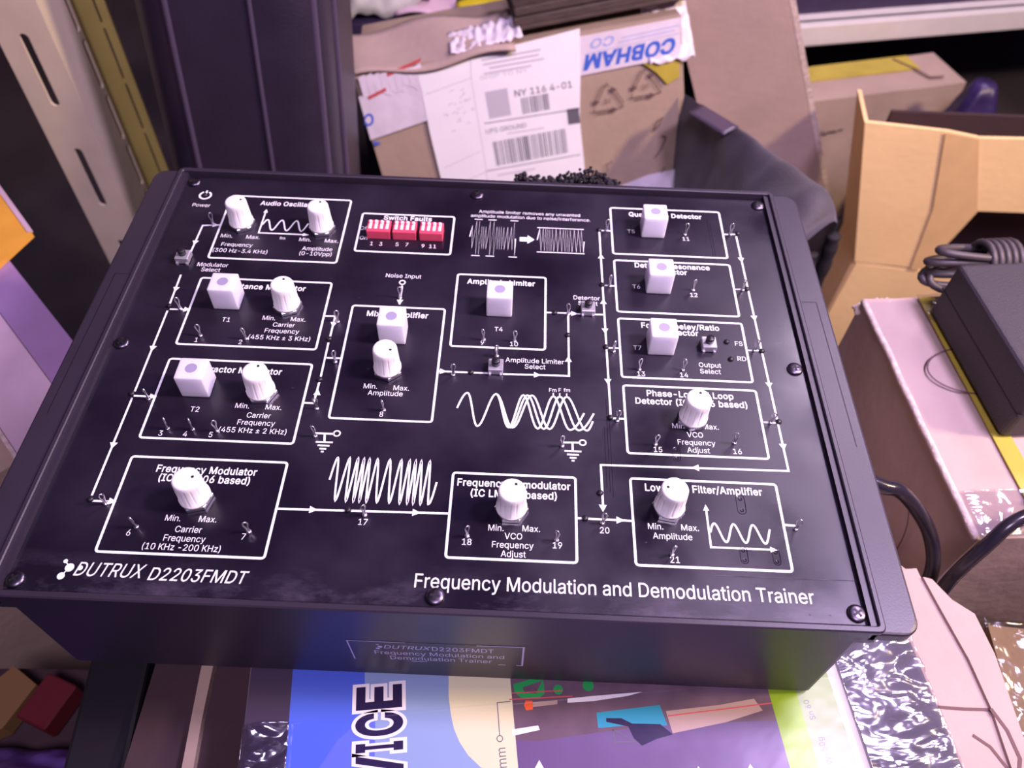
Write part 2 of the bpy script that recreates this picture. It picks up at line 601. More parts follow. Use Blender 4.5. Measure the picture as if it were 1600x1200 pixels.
def face_T(origin, u, v):
    """matrix that maps local (x, y, z) to origin + x*u + y*v + z*(u x v)"""
    u = Vector(u).normalized()
    v = (Vector(v) - u * Vector(v).dot(u)).normalized()
    n = u.cross(v)
    m_ = Matrix.Identity(4)
    for i in range(3):
        m_[i][0], m_[i][1], m_[i][2], m_[i][3] = u[i], v[i], n[i], origin[i]
    return m_


FLOOR_Z = -0.47

# ------------------------------------------------------------------ panel layout, millimetres from the panel centre
BOXES = [
    (-121.4, 53.3, -61.5, 98.5),  # Audio Oscillator  [[-121.6, 98.6], [-61.7, 98.4], [-61.3, 52.9], [-121.2, 53.8]]
    (-120.8, 0.0, -61.2, 40.0),  # Reactance  [[-121.2, 40.4], [-61.2, 39.7], [-61.2, -0.2], [-120.4, 0.2]]
    (-120.9, -48.2, -61.1, -8.2),  # Varactor  [[-121.3, -8.1], [-61.2, -8.3], [-61.0, -48.2], [-120.6, -48.2]]
    (-120.8, -96.6, -61.4, -56.9),  # FreqMod  [[-121.1, -56.9], [-61.2, -56.9], [-61.6, -96.6], [-120.6, -96.6]]
    (-54.3, 62.0, -9.0, 89.2),  # Faults  [[-54.7, 89.4], [-9.2, 89.1], [-8.8, 61.8], [-53.9, 62.2]]
    (-49.5, -35.2, -8.4, 26.6),  # Mixer  [[-49.6, 26.8], [-8.4, 26.3], [-8.4, -35.2], [-49.5, -35.3]]
    (-4.3, 5.2, 36.4, 49.2),  # AmpLim  [[-4.4, 49.1], [36.3, 49.3], [36.5, 5.2], [-4.2, 5.2]]
    (68.5, 67.5, 123.2, 101.2),  # Quad  [[68.4, 101.0], [123.3, 101.5], [123.2, 67.9], [68.6, 67.0]]
    (68.7, 29.6, 123.4, 63.0),  # DetRes  [[68.6, 62.6], [123.3, 63.4], [123.5, 30.1], [68.8, 29.1]]
    (68.8, -8.0, 123.7, 25.4),  # Foster  [[68.7, 24.7], [123.6, 26.1], [123.8, -7.6], [68.8, -8.4]]
    (69.1, -46.0, 124.2, -12.4),  # PLL  [[68.9, -12.8], [124.2, -12.0], [124.2, -45.6], [69.3, -46.5]]
    (2.0, -93.3, 48.5, -58.2),  # FreqDem  [[1.8, -58.3], [48.5, -58.2], [48.5, -93.3], [2.1, -93.3]]
    (69.4, -93.2, 124.8, -57.5),  # LPF  [[69.3, -57.8], [124.9, -57.1], [124.6, -92.8], [69.6, -93.5]]
]
LINES = [
    [(-121.4, 76.3), (-129.9, 75.4), (-130.5, 52.3)],
    [(-130.6, 41.3), (-130.2, 22.7)],
    [(-129.3, 19.8), (-121.0, 19.9)],
    [(-130.0, 18.8), (-129.8, -26.1)],
    [(-129.5, -28.3), (-121.0, -28.3)],
    [(-129.8, -29.3), (-129.9, -74.5)],
    [(-129.4, -76.7), (-120.9, -76.7)],
    [(-60.9, 19.6), (-56.2, 19.7), (-56.4, 7.8)],
    [(-56.5, 4.2), (-56.4, -14.5)],
    [(-56.5, -17.5), (-56.8, -27.9)],
    [(-60.8, -28.3), (-56.7, -28.3)],
    [(-55.8, -4.3), (-49.8, -4.3)],
    [(-29.1, 40.2), (-28.9, 28.5)],
    [(-8.2, -9.0), (12.9, -9.0)],
    [(19.0, -9.1), (46.6, -8.6), (46.6, 27.8)],
    [(36.5, 27.2), (52.1, 27.2)],
    [(58.4, 27.2), (62.3, 27.3)],
    [(15.8, 4.9), (15.9, -2.6)],
    [(62.4, 82.6), (63.2, -28.3)],
    [(63.3, 83.8), (68.3, 83.7)],
    [(62.8, 45.9), (68.1, 45.7)],
    [(63.1, 7.9), (68.5, 7.9)],
    [(63.4, -29.6), (69.2, -29.6)],
    [(123.7, 84.7), (129.4, 85.0)],
    [(129.5, 83.5), (130.9, -51.2), (58.4, -52.0), (58.6, -71.5)],
    [(123.8, 46.8), (129.1, 47.0)],
    [(124.1, 9.8), (130.0, 9.8)],
    [(124.8, -28.5), (130.4, -28.4)],
    [(48.6, -75.5), (69.2, -75.7)],
    [(-60.9, -76.8), (2.1, -75.8)],
    [(124.9, -74.7), (129.1, -74.9)],
    [(-53.5, -42.8), (-46.2, -42.8)],
    [(-49.7, -42.8), (-49.2, -46.5)],
    [(43.5, -42.3), (50.3, -42.1)],
    [(47.6, -42.1), (47.6, -46.0)],
]
HEADS = [((-130.2, 62.9), 'd'), ((-130.2, 31.9), 'd'), ((-121.6, 20.0), 'r'), ((-129.8, -3.3), 'd'), ((-121.6, -28.3), 'r'), ((-129.7, -52.6), 'd'), ((-121.5, -76.6), 'r'), ((-56.2, 14.6), 'd'), ((-56.3, -22.6), 'u'), ((-29.0, 29.7), 'd'), ((-6.0, -9.0), 'r'), ((33.4, -8.8), 'r'), ((46.4, 0.6), 'u'), ((49.4, 27.2), 'r'), ((62.6, 65.3), 'u'), ((62.6, 35.5), 'u'), ((62.7, 17.5), 'd'), ((62.8, -10.9), 'd'), ((129.6, 66.7), 'd'), ((130.0, 28.9), 'd'), ((130.4, -9.3), 'd'), ((130.8, -40.2), 'd'), ((94.7, -51.5), 'l'), ((58.5, -71.0), 'd'), ((64.8, -75.6), 'r'), ((-47.8, -76.6), 'r'), ((-10.1, -76.0), 'r'), ((-123.6, 76.0), 'r')]
TEXTS = [
    ('Power', (-134.6, 90.3), 'n'),
    ('Audio Oscillator', (-91.8, 93.8), 'b'),
    ('Min.', (-116.6, 68.8), 'n'),
    ('Max.', (-103.9, 68.6), 'n'),
    ('Frequency', (-110.2, 62.9), 'n'),
    ('(300 Hz-3.4 KHz)', (-107.7, 58.7), 'n'),
    ('Min.', (-78.9, 68.4), 'n'),
    ('Max.', (-66.2, 68.2), 'n'),
    ('Amplitude', (-72.0, 62.3), 'n'),
    ('(0-10Vpp)', (-72.2, 58.9), 'n'),
    ('Modulator', (-117.9, 48.7), 'n'),
    ('Select', (-118.0, 45.4), 'n'),
    ('Min.', (-84.8, 17.0), 'n'),
    ('Max.', (-72.0, 16.9), 'n'),
    ('Carrier', (-77.5, 13.3), 'n'),
    ('Frequency', (-77.6, 9.7), 'n'),
    ('(455 KHz ± 3 KHz)', (-77.9, 5.7), 'n'),
    ('Min.', (-84.9, -31.0), 'n'),
    ('Max.', (-72.3, -31.1), 'n'),
    ('Carrier', (-77.3, -35.4), 'n'),
    ('Frequency', (-77.5, -39.0), 'n'),
    ('(455 KHz ± 2 KHz)', (-78.0, -42.8), 'n'),
    ('Min.', (-97.6, -82.3), 'n'),
    ('Max.', (-85.0, -82.2), 'n'),
    ('Carrier', (-90.8, -86.6), 'n'),
    ('Frequency', (-91.2, -90.2), 'n'),
    ('(10 KHz -200 KHz)', (-91.3, -93.7), 'n'),
    ('Off', (-51.9, 78.3), 'n'),
    ('On', (-51.4, 71.4), 'n'),
    ('Noise Input', (-29.2, 46.5), 'n'),
    ('Min.', (-35.2, -18.4), 'n'),
    ('Max.', (-22.5, -18.7), 'n'),
    ('Amplitude', (-28.7, -21.7), 'n'),
    ('Amplitude Limiter', (32.1, -1.2), 'n'),
    ('Select', (32.3, -4.4), 'n'),
    ('Detector', (55.1, 37.3), 'n'),
    ('Select', (55.6, 33.9), 'n'),
    ('Output', (106.7, 0.5), 'n'),
    ('Select', (106.5, -3.0), 'n'),
    ('FS', (120.8, 13.4), 'n'),
    ('RD', (120.9, 4.8), 'n'),
    ('Min.', (90.5, -32.0), 'n'),
    ('Max.', (103.1, -31.8), 'n'),
    ('VCO', (96.4, -36.0), 'n'),
    ('Frequency', (96.6, -39.7), 'n'),
    ('Adjust', (97.0, -43.3), 'n'),
    ('Min.', (19.3, -80.8), 'n'),
    ('Max.', (32.1, -80.6), 'n'),
    ('VCO', (25.7, -83.9), 'n'),
    ('Frequency', (25.6, -87.4), 'n'),
    ('Adjust', (25.9, -90.9), 'n'),
    ('Min.', (77.5, -77.5), 'n'),
    ('Max.', (90.1, -77.5), 'n'),
    ('Amplitude', (83.4, -81.3), 'n'),
    ('fm', (-89.9, 68.7), 's'),
    ('Fm', (39.8, -16.5), 's'),
    ('F', (42.7, -16.3), 's'),
    ('fm', (45.6, -16.2), 's'),
    ('Amplitude limiter removes any unwanted', (28.0, 94.3), 's'),
    ('amplitude modulation due to noise/interference.', (28.6, 91.0), 's'),
    ('T1', (-103.2, 15.0), 'n'),
    ('1', (-112.8, 2.7), 'n'),
    ('2', (-93.9, 2.5), 'n'),
    ('T2', (-103.3, -33.7), 'n'),
    ('3', (-113.3, -45.8), 'n'),
    ('4', (-103.7, -45.7), 'n'),
    ('5', (-93.8, -45.5), 'n'),
    ('6', (-111.6, -88.8), 'n'),
    ('7', (-70.6, -88.5), 'n'),
    ('1', (-47.0, 67.6), 'n'),
    ('3', (-42.6, 67.5), 'n'),
    ('5', (-34.8, 67.7), 'n'),
    ('7', (-30.2, 67.7), 'n'),
    ('9', (-22.4, 67.3), 'n'),
    ('11', (-17.8, 67.3), 'n'),
    ('8', (-28.9, -32.3), 'n'),
    ('T4', (16.0, 16.0), 'n'),
    ('9', (9.3, 7.8), 'n'),
    ('10', (23.0, 7.8), 'n'),
    ('T5', (78.0, 84.0), 'n'),
    ('11', (104.5, 80.1), 'n'),
    ('T6', (78.2, 45.9), 'n'),
    ('12', (104.3, 42.0), 'n'),
    ('T7', (76.3, 8.6), 'n'),
    ('13', (77.0, -5.8), 'n'),
    ('14', (95.1, -5.5), 'n'),
    ('15', (81.1, -43.7), 'n'),
    ('16', (112.3, -43.1), 'n'),
    ('18', (9.1, -86.9), 'n'),
    ('19', (41.6, -86.8), 'n'),
    ('17', (-29.1, -80.7), 'n'),
    ('21', (83.4, -90.5), 'n'),
    ('20', (58.8, -80.0), 'n'),
    ('Reactance Modulator', (-91.2, 35.7), 'b'),
    ('Varactor Modulator', (-90.1, -12.9), 'b'),
    ('Frequency Modulator', (-90.9, -61.7), 'b'),
    ('(IC XR2206 based)', (-90.8, -65.6), 'b'),
    ('Switch Faults', (-31.8, 86.7), 'b'),
    ('Mixer/Amplifier', (-29.0, 22.2), 'b'),
    ('Amplitude Limiter', (15.9, 44.9), 'b'),
    ('Quadrature Detector', (95.8, 96.9), 'b'),
    ('Detuned Resonance', (96.0, 60.3), 'b'),
    ('Detector', (95.1, 56.5), 'b'),
    ('Foster Seeley/Ratio', (96.1, 22.0), 'b'),
    ('Detector', (96.2, 18.4), 'b'),
    ('Phase-Locked Loop', (96.5, -15.9), 'b'),
    ('Detector (IC 4046 based)', (96.6, -20.1), 'b'),
    ('Frequency Demodulator', (25.2, -62.2), 'b'),
    ('(IC LM565 based)', (25.3, -66.6), 'b'),
    ('Low Pass Filter/Amplifier', (96.9, -61.1), 'b'),
]
PINS = [(-125.1, 76.6), (-124.8, 20.3), (-111.6, 5.0), (-91.9, 4.4), (-54.5, 16.3), (-51.7, -6.5), (-123.0, -29.7), (-111.2, -43.6), (-101.4, -43.5), (-91.7, -43.7), (-55.0, -30.9), (-53.2, -44.2), (-123.6, -77.7), (-109.5, -86.5), (-69.0, -86.6), (-29.2, 32.5), (-28.2, -30.3), (-1.8, -10.7), (9.8, 9.5), (23.2, 9.3), (16.0, 0.4), (46.6, 26.5), (43.5, -44.1), (65.9, 83.8), (104.4, 83.3), (126.8, 84.7), (66.0, 45.5), (104.2, 45.1), (127.3, 46.4), (65.9, 5.9), (76.4, -3.6), (94.8, -2.9), (127.0, 9.7), (65.7, -30.7), (80.2, -41.4), (111.7, -39.2), (127.7, -28.5), (-28.8, -78.0), (9.1, -84.7), (41.3, -84.8), (58.1, -77.1), (82.5, -88.6), (129.0, -76.3)]
LEDS = [(-130.5, -27.4), (-130.0, 21.5), (-129.7, -76.2), (-56.5, 6.2), (-56.5, -16.2), (5.5, -9.0), (40.5, 27.1), (46.3, 14.1), (62.3, 83.8), (62.4, 46.0), (62.7, 8.2), (63.0, -29.3), (130.4, 85.4), (129.4, 47.1), (130.2, 9.5), (131.0, -28.0), (-35.2, -76.2), (51.8, -75.5), (57.7, -64.5), (115.6, 14.0), (116.1, 4.2), (-134.7, 97.8)]
KNOBS = [(-111.0, 77.0), (-72.1, 76.3), (-78.0, 24.1), (-78.5, -24.3), (-91.4, -74.1), (-29.1, -9.8), (96.0, -28.7), (24.6, -73.2), (82.8, -69.9)]
BUTTONS = [(-131.8, 50.5), (15.8, -7.5), (55.3, 28.2), (107.0, 9.9)]
SCREWS = [(-142.7, 107.4), (1.3, 106.5), (143.8, 107.1), (-143.4, -1.0), (142.7, -0.0), (-143.9, -108.2), (-0.3, -108.1), (143.9, -107.9)]

# letter outlines: advance and loops per character
GLYPHS = {
    ' ': (263, ''),
    '(': (382, '125,289 127,342 132,397 141,453 153,509 167,564 184,618 203,668 224,714 247,755 330,755 307,705 286,653 267,599 251,545 237,492 226,439 218,387 213,337 212,289 213,247 217,204 224,160 234,116 247,70 263,23 282,-27 305,-79 330,-134 247,-134 210,-65 180,5 156,76 139,148 128,219'),
    ')': (382, '52,-134 78,-78 101,-25 120,25 136,73 149,119 158,163 165,206 169,248 171,289 169,337 164,387 156,439 145,492 132,545 115,599 97,653 75,705 52,755 135,755 158,714 179,668 198,618 216,564 230,509 242,453 251,397 256,342 258,289 254,218 244,146 226,75 202,4 172,-66 135,-134'),
    '-': (634, '472,342 472,263 160,263 160,342'),
    '.': (263, '133,-6 117,-4 102,2 88,12 78,26 71,41 69,57 71,74 78,89 88,103 102,113 117,119 133,121 150,119 165,113 179,103 189,89 195,74 197,57 195,41 189,26 179,12 165,2 150,-4'),
    '/': (349, '329,746 99,-107 20,-107 250,746'),
    '0': (634, '317,-10 267,-5 222,10 182,34 147,67 119,108 96,159 80,217 70,283 67,356 70,429 80,494 97,553 120,603 148,645 183,678 222,702 267,717 317,722 367,717 412,702 452,678 487,645 515,603 538,553 554,494 564,429 567,356 564,283 554,217 538,159 515,108 487,67 453,34 413,10 368,-5|317,69 350,73 380,84 406,103 429,129 447,162 462,201 473,247 479,298 481,356 479,413 473,465 462,511 447,550 429,583 406,609 380,628 350,640 317,643 284,640 254,628 228,609 206,583 187,550 172,511 162,465 155,413 153,356 155,298 162,247 172,201 187,162 206,129 228,103 254,84 284,73'),
    '1': (634, '107,0 107,76 547,76 547,0|386,712 386,0 297,0 297,628 293,628 120,501 120,597 278,712'),
    '2': (634, '89,0 89,66 328,320 353,347 376,373 395,395 411,417 425,437 435,457 442,477 447,498 448,520 446,544 440,566 431,586 417,603 401,617 382,629 361,637 338,642 313,643 287,641 263,636 241,626 222,614 207,598 194,579 185,557 180,533 178,507 92,507 95,548 105,585 121,619 142,649 169,674 200,695 236,710 274,719 315,722 356,719 394,710 428,695 459,675 484,651 505,623 521,592 530,558 533,521 532,495 527,470 519,445 508,419 491,392 470,362 444,329 412,293 374,251 214,85 214,79 545,79 545,0'),
    '3': (634, '305,-10 263,-7 223,1 186,14 152,31 123,54 98,80 79,111 67,146 61,184 153,184 157,161 165,140 177,122 192,106 210,93 231,83 254,76 279,71 306,70 334,71 361,77 385,85 407,97 425,112 440,130 452,151 459,175 461,203 459,228 453,252 442,275 428,295 408,312 385,327 356,338 321,344 282,347 219,347 219,419 403,628 403,633 98,633 98,712 521,712 521,645 296,390 296,404 346,406 391,400 432,386 467,366 496,341 519,311 536,278 547,242 550,203 547,163 536,126 519,92 495,63 466,38 432,17 394,2 351,-7'),
    '4': (634, '55,148 55,222 346,712 435,712 152,232 152,228 578,228 578,148|394,0 394,445 480,445 480,0'),
    '5': (634, '310,-10 269,-7 231,2 196,16 165,34 138,57 116,84 99,114 88,147 84,183 171,183 175,162 182,142 193,125 207,109 224,95 243,84 264,76 286,71 310,70 337,72 363,79 387,90 408,105 425,124 440,146 450,171 457,198 459,227 457,257 450,284 439,309 424,332 406,351 385,367 360,378 334,385 305,388 281,386 258,382 234,376 213,367 195,356 179,344 94,354 134,712 513,712 513,633 211,633 187,422 191,422 208,435 227,446 249,455 272,462 296,466 321,467 353,465 383,459 411,449 438,436 462,419 483,399 502,377 518,351 530,324 540,294 545,262 547,228 544,184 534,143 516,106 493,73 465,44 432,21 395,4 354,-6'),
    '6': (634, '317,-10 274,-6 235,4 199,21 167,43 140,71 118,104 102,142 92,182 89,227 91,261 99,297 112,335 131,376 157,423 192,477 353,712 451,712 211,366 204,366 211,379 220,391 231,403 244,413 258,422 274,430 291,435 309,439 329,440 370,437 408,428 442,412 472,392 497,366 517,336 532,301 541,262 544,220 541,177 531,138 515,102 493,69 466,42 434,20 398,4 359,-6|317,68 344,70 368,77 390,88 410,103 426,121 440,142 450,166 456,192 458,220 456,249 450,275 440,299 426,320 410,338 390,352 368,363 344,369 317,371 290,369 266,363 243,352 223,338 207,320 193,299 183,276 177,250 175,222 177,193 183,166 193,142 207,121 223,103 243,88 266,77 290,70'),
    '7': (634, '136,0 453,628 453,633 87,633 87,712 547,712 547,628 231,0'),
    '8': (634, '317,-10 271,-7 228,2 190,16 156,35 127,59 104,87 86,118 76,152 73,189 75,219 81,247 91,273 105,297 122,319 141,337 164,353 188,364 214,370 214,374 181,386 153,405 130,431 112,462 102,496 98,532 102,567 111,600 127,630 148,656 174,679 204,697 239,711 276,719 317,722 357,719 394,711 429,697 459,679 485,656 506,630 522,600 531,567 534,532 531,496 520,462 503,431 480,405 453,386 421,374 421,370 446,364 470,353 492,337 511,319 528,297 542,273 553,247 559,219 561,189 558,152 547,118 530,87 506,59 478,35 444,16 405,2 363,-7|317,69 347,71 374,76 399,84 420,96 438,111 452,128 463,148 469,170 471,194 469,219 462,243 451,264 436,283 418,299 396,312 372,322 345,327 317,329 288,327 261,322 237,312 215,299 197,283 182,264 170,243 164,219 162,194 164,170 170,148 180,128 195,111 213,96 234,84 259,76 286,71|317,405 341,407 363,412 384,420 402,432 417,446 430,463 439,482 445,503 447,526 445,549 440,569 431,588 418,605 403,618 385,629 364,637 342,642 317,644 292,642 269,637 248,629 230,618 215,605 202,588 193,569 188,549 186,526 188,503 193,482 202,463 215,446 230,432 249,420 270,412 292,407'),
    '9': (634, '316,722 359,718 398,708 434,692 466,669 493,641 515,608 531,571 541,530 544,486 542,451 534,415 522,378 503,337 476,289 441,236 281,0 183,0 422,347 430,347 423,333 414,321 402,309 390,299 375,290 359,282 342,277 324,274 305,272 264,275 226,285 192,300 162,320 137,346 116,376 101,411 92,450 89,492 92,535 102,575 119,611 141,643 168,670 200,692 235,709 274,718|316,644 290,642 266,635 244,624 224,610 207,592 194,570 183,546 177,520 175,492 177,464 183,438 194,414 207,393 224,375 244,360 266,349 290,343 316,341 343,343 368,349 390,360 410,374 427,392 440,413 450,437 456,462 458,490 456,519 450,546 440,570 427,591 410,610 390,624 368,635 343,642'),
    'A': (672, '23,0 282,712 387,712 648,0 553,0 402,423 381,484 370,521 357,563 325,670 343,670 326,612 298,519 286,482 276,450 267,423 119,0|154,199 154,278 518,278 518,199'),
    'B': (639, '84,0 84,712 337,712 384,709 425,701 460,687 490,668 514,645 533,619 547,589 555,557 557,523 556,495 550,470 541,448 529,430 515,414 499,400 481,389 461,380 441,373 441,367 464,363 486,356 508,344 529,328 548,308 563,284 575,257 583,226 585,191 582,156 574,123 560,93 540,67 515,44 482,25 443,11 398,3 345,0|174,80 343,80 393,83 433,94 462,112 482,135 494,161 498,191 496,215 490,237 479,257 466,276 448,292 428,305 404,315 377,321 347,323 174,323|174,400 333,400 358,401 382,406 403,415 423,426 439,440 452,457 462,476 468,498 470,521 467,551 456,577 438,600 412,618 378,629 336,632 174,632'),
    'C': (714, '374,-10 315,-5 260,10 210,35 166,69 128,111 98,161 75,219 61,284 56,356 61,427 75,492 98,550 128,601 166,643 210,677 260,702 315,717 374,722 410,720 444,715 476,706 507,694 536,678 563,660 587,638 608,613 627,586 642,556 654,523 662,488 572,488 565,511 556,533 545,552 532,570 517,586 500,600 482,611 462,621 441,629 420,634 397,637 374,638 332,634 293,623 257,605 225,580 197,548 175,509 158,464 148,413 145,356 148,298 158,247 175,202 198,164 225,132 257,107 293,89 332,78 374,74 397,75 420,78 441,84 462,91 482,101 500,113 517,127 532,142 545,160 556,180 565,201 572,225 662,225 654,190 643,157 627,127 609,99 588,75 563,53 537,34 508,19 477,6 444,-2 410,-8'),
    'D': (703, '306,0 134,0 134,80 301,80 355,84 403,95 445,113 480,138 509,170 531,209 546,253 556,303 559,358 556,412 546,461 531,505 509,543 481,574 447,599 407,618 361,629 309,632 130,632 130,712 315,712 382,707 441,693 494,670 539,637 577,596 607,548 629,491 642,428 646,358 642,287 629,223 607,166 576,117 538,76 491,43 437,19 375,5|174,712 174,0 84,0 84,712'),
    'E': (586, '84,0 84,712 521,712 521,632 174,632 174,400 498,400 498,320 174,320 174,80 525,80 525,0'),
    'F': (574, '84,0 84,712 517,712 517,632 174,632 174,390 485,390 485,310 174,310 174,0'),
    'G': (728, '376,-10 315,-5 260,10 209,35 165,69 127,111 97,162 74,220 61,284 56,356 61,427 74,492 97,550 127,601 164,643 208,677 258,702 312,717 371,722 408,720 443,714 477,705 508,692 538,676 564,657 589,635 610,610 629,583 644,553 656,522 664,488 571,488 563,510 553,531 542,550 529,568 515,584 499,598 481,610 462,620 441,628 420,634 396,637 371,638 330,634 292,624 256,605 225,580 197,548 175,510 158,464 148,413 145,356 148,298 158,247 175,203 198,164 225,132 258,107 294,89 334,78 376,74 415,77 450,85 483,100 511,119 535,143 555,173 569,206 578,243 581,283 608,279 396,279 396,358 669,358 669,280 665,224 652,173 631,127 603,87 568,53 527,26 481,6 431,-6'),
    'H': (724, '84,0 84,712 174,712 174,404 549,404 549,712 640,712 640,0 549,0 549,325 174,325 174,0'),
    'I': (421, '43,0 43,80 165,80 165,632 43,632 43,712 377,712 377,632 256,632 256,80 377,80 377,0'),
    'K': (653, '146,204 146,303 162,324 227,405 244,425 261,444 279,463 296,482 509,712 628,712 324,386 319,387|84,0 84,712 174,712 174,0|521,0 263,363 319,433 628,0'),
    'L': (550, '84,0 84,712 174,712 174,80 506,80 506,0'),
    'M': (879, '84,0 84,712 212,712 388,262 402,222 408,206 413,189 419,172 425,153 430,135 436,117 446,84 450,68 430,68 450,133 468,188 473,205 484,237 489,250 493,262 667,712 795,712 795,0 706,0 706,477 707,496 707,516 709,578 709,620 710,640 718,640 704,596 697,573 689,551 682,529 675,508 661,468 638,407 478,0 401,0 239,407 234,419 216,467 210,486 203,505 196,526 188,548 181,571 157,640 166,640 168,603 168,562 169,541 169,520 170,460 170,441 171,423 171,0'),
    'N': (733, '84,0 84,712 191,712 480,256 489,243 519,192 530,171 543,149 555,126 567,102 579,77 567,75 564,101 562,126 559,199 559,220 558,240 558,712 649,712 649,0 542,0 283,406 272,424 260,443 248,463 222,508 207,533 191,563 172,596 151,633 167,635 168,601 170,568 175,439 175,0'),
    'O': (747, '374,-10 315,-5 260,10 211,35 166,69 129,111 98,161 75,219 61,284 56,356 61,427 75,492 98,550 129,601 166,643 211,677 260,702 315,717 374,722 433,717 487,702 537,677 581,643 619,601 649,550 672,492 686,427 690,356 686,284 672,219 649,161 619,111 581,69 537,35 487,10 433,-5|374,74 415,78 453,88 489,106 521,131 549,163 572,202 589,247 599,298 602,356 599,414 589,465 572,510 549,549 521,581 489,606 453,624 415,635 374,638 332,634 294,624 258,606 226,581 198,549 175,510 158,465 148,413 145,356 148,298 158,247 175,202 198,163 226,132 258,107 294,89 332,78'),
    'P': (622, '84,0 84,712 329,712 381,709 426,699 465,682 498,660 525,633 546,602 560,566 569,528 572,487 569,446 560,407 546,372 525,340 498,313 465,290 426,273 381,263 329,260 153,260 153,339 326,339 360,341 391,348 416,358 437,373 454,390 466,411 475,434 481,459 482,487 481,514 475,539 466,562 454,583 437,600 416,614 390,624 360,631 325,633 174,633 174,0'),
    'Q': (747, '343,223 438,223 517,119 537,91 656,-67 561,-67 464,64|374,-10 315,-5 260,10 211,35 166,69 129,111 98,161 75,219 61,284 56,356 61,427 75,492 98,550 129,601 166,643 211,677 260,702 315,717 374,722 433,717 487,702 537,677 581,643 619,601 649,550 672,492 686,427 690,356 686,284 672,219 649,161 619,111 581,69 537,35 487,10 433,-5|374,74 415,78 453,88 489,106 521,131 549,163 572,202 589,247 599,298 602,356 599,414 589,465 572,510 549,549 521,581 489,606 453,624 415,635 374,638 332,634 294,624 258,606 226,581 198,549 175,510 158,465 148,413 145,356 148,298 158,247 175,202 198,163 226,132 258,107 294,89 332,78'),
    'R': (629, '84,0 84,712 330,712 382,709 427,700 466,684 499,663 526,637 547,606 561,572 570,534 573,493 570,452 561,414 547,380 526,350 499,325 466,304 427,289 382,280 330,277 135,277 135,357 327,357 362,359 392,364 417,374 438,386 455,402 467,421 476,442 481,466 483,493 481,520 476,545 467,567 454,586 438,602 417,615 391,625 361,631 326,633 174,633 174,0|494,0 322,321 424,321 599,0'),
    'S': (625, '313,-12 264,-10 219,-1 179,13 143,32 114,56 89,84 71,116 59,152 54,191 146,191 151,165 160,143 173,123 190,106 210,93 233,82 258,75 285,70 313,69 344,71 374,76 400,84 424,96 444,111 461,129 474,149 481,171 484,195 482,216 475,235 465,250 451,264 434,276 414,286 392,295 368,304 257,335 203,354 157,377 121,405 94,438 78,477 73,521 76,560 87,595 105,627 129,655 158,678 193,697 231,711 273,719 318,722 363,719 405,711 443,697 476,678 505,655 528,628 546,598 557,565 561,529 472,529 464,562 448,590 423,612 392,629 356,639 315,642 286,640 259,635 234,627 213,616 195,602 180,586 170,567 163,547 161,526 164,503 171,484 183,467 199,453 217,441 237,431 258,423 278,416 297,411 370,391 391,385 413,378 436,369 459,359 481,347 502,333 521,316 538,298 552,277 563,252 570,225 572,194 568,156 558,121 541,89 518,60 488,35 453,15 411,0 365,-9'),
    'T': (628, '44,632 44,712 584,712 584,632 359,632 359,0 270,0 270,632'),
    'U': (724, '362,-11 309,-8 260,3 216,22 177,46 145,76 119,112 99,152 88,195 84,242 84,712 174,712 174,250 177,217 184,186 197,158 214,133 236,112 262,95 292,82 325,75 362,72 400,75 433,82 463,95 489,112 510,133 527,158 540,186 547,217 550,250 550,712 640,712 640,242 636,195 625,152 606,112 580,76 547,46 509,22 465,3 416,-8'),
    'V': (672, '285,0 23,712 118,712 269,289 278,262 289,230 301,192 315,149 330,99 347,43 328,43 360,150 386,230 396,262 405,289 553,712 648,712 389,0'),
    'W': (961, '217,0 23,712 115,712 228,274 246,204 276,55 265,55 290,180 314,274 429,712 532,712 670,180 675,155 681,131 696,55 684,55 688,81 698,131 704,155 709,180 715,204 720,227 732,274 845,712 937,712 742,0 638,0 515,452 507,483 499,515 492,548 485,584 477,623 470,665 489,665 482,625 476,587 462,519 454,486 445,452 323,0'),
    'X': (664, '25,0 304,398 304,331 41,712 146,712 249,561 286,506 295,490 304,475 313,461 322,445 341,409 325,409 335,427 344,444 353,460 361,475 371,490 380,505 391,522 404,540 418,561 523,712 625,712 362,335 362,402 638,0 534,0 409,181 358,259 350,274 341,289 332,305 323,324 342,324 333,306 324,290 307,261 298,247 289,232 279,217 267,200 254,181 128,0'),
    'Y': (661, '285,0 285,292 23,712 128,712 269,482 284,457 298,433 311,409 324,384 336,355 349,323 313,323 326,356 339,385 352,410 364,434 392,482 533,712 637,712 375,292 375,0'),
    'a': (545, '224,-12 191,-10 161,-4 132,7 107,21 85,40 67,62 53,88 45,118 43,151 45,180 51,204 60,225 74,243 90,258 109,270 129,280 152,289 175,295 200,300 250,308 279,312 305,315 327,317 345,320 360,324 371,329 379,336 384,345 384,380 380,399 373,415 364,429 351,441 336,451 318,458 297,462 274,463 250,462 228,458 209,451 192,443 177,433 165,421 154,409 146,396 140,383 57,408 71,438 89,463 110,484 133,502 159,515 186,526 214,533 243,537 271,538 291,537 312,535 335,531 357,525 379,516 400,505 420,490 437,471 451,448 462,421 469,389 471,352 471,0 387,0 387,73 381,73 374,60 365,47 353,34 338,22 321,11 301,1 279,-6 253,-10|239,64 269,66 296,72 319,82 339,96 356,112 369,130 378,151 384,171 386,193 386,266 381,262 373,258 324,246 246,235 226,232 206,228 188,222 171,215 157,206 145,195 136,182 130,166 129,147 130,130 135,114 143,101 153,90 166,80 182,73 199,68 218,65'),
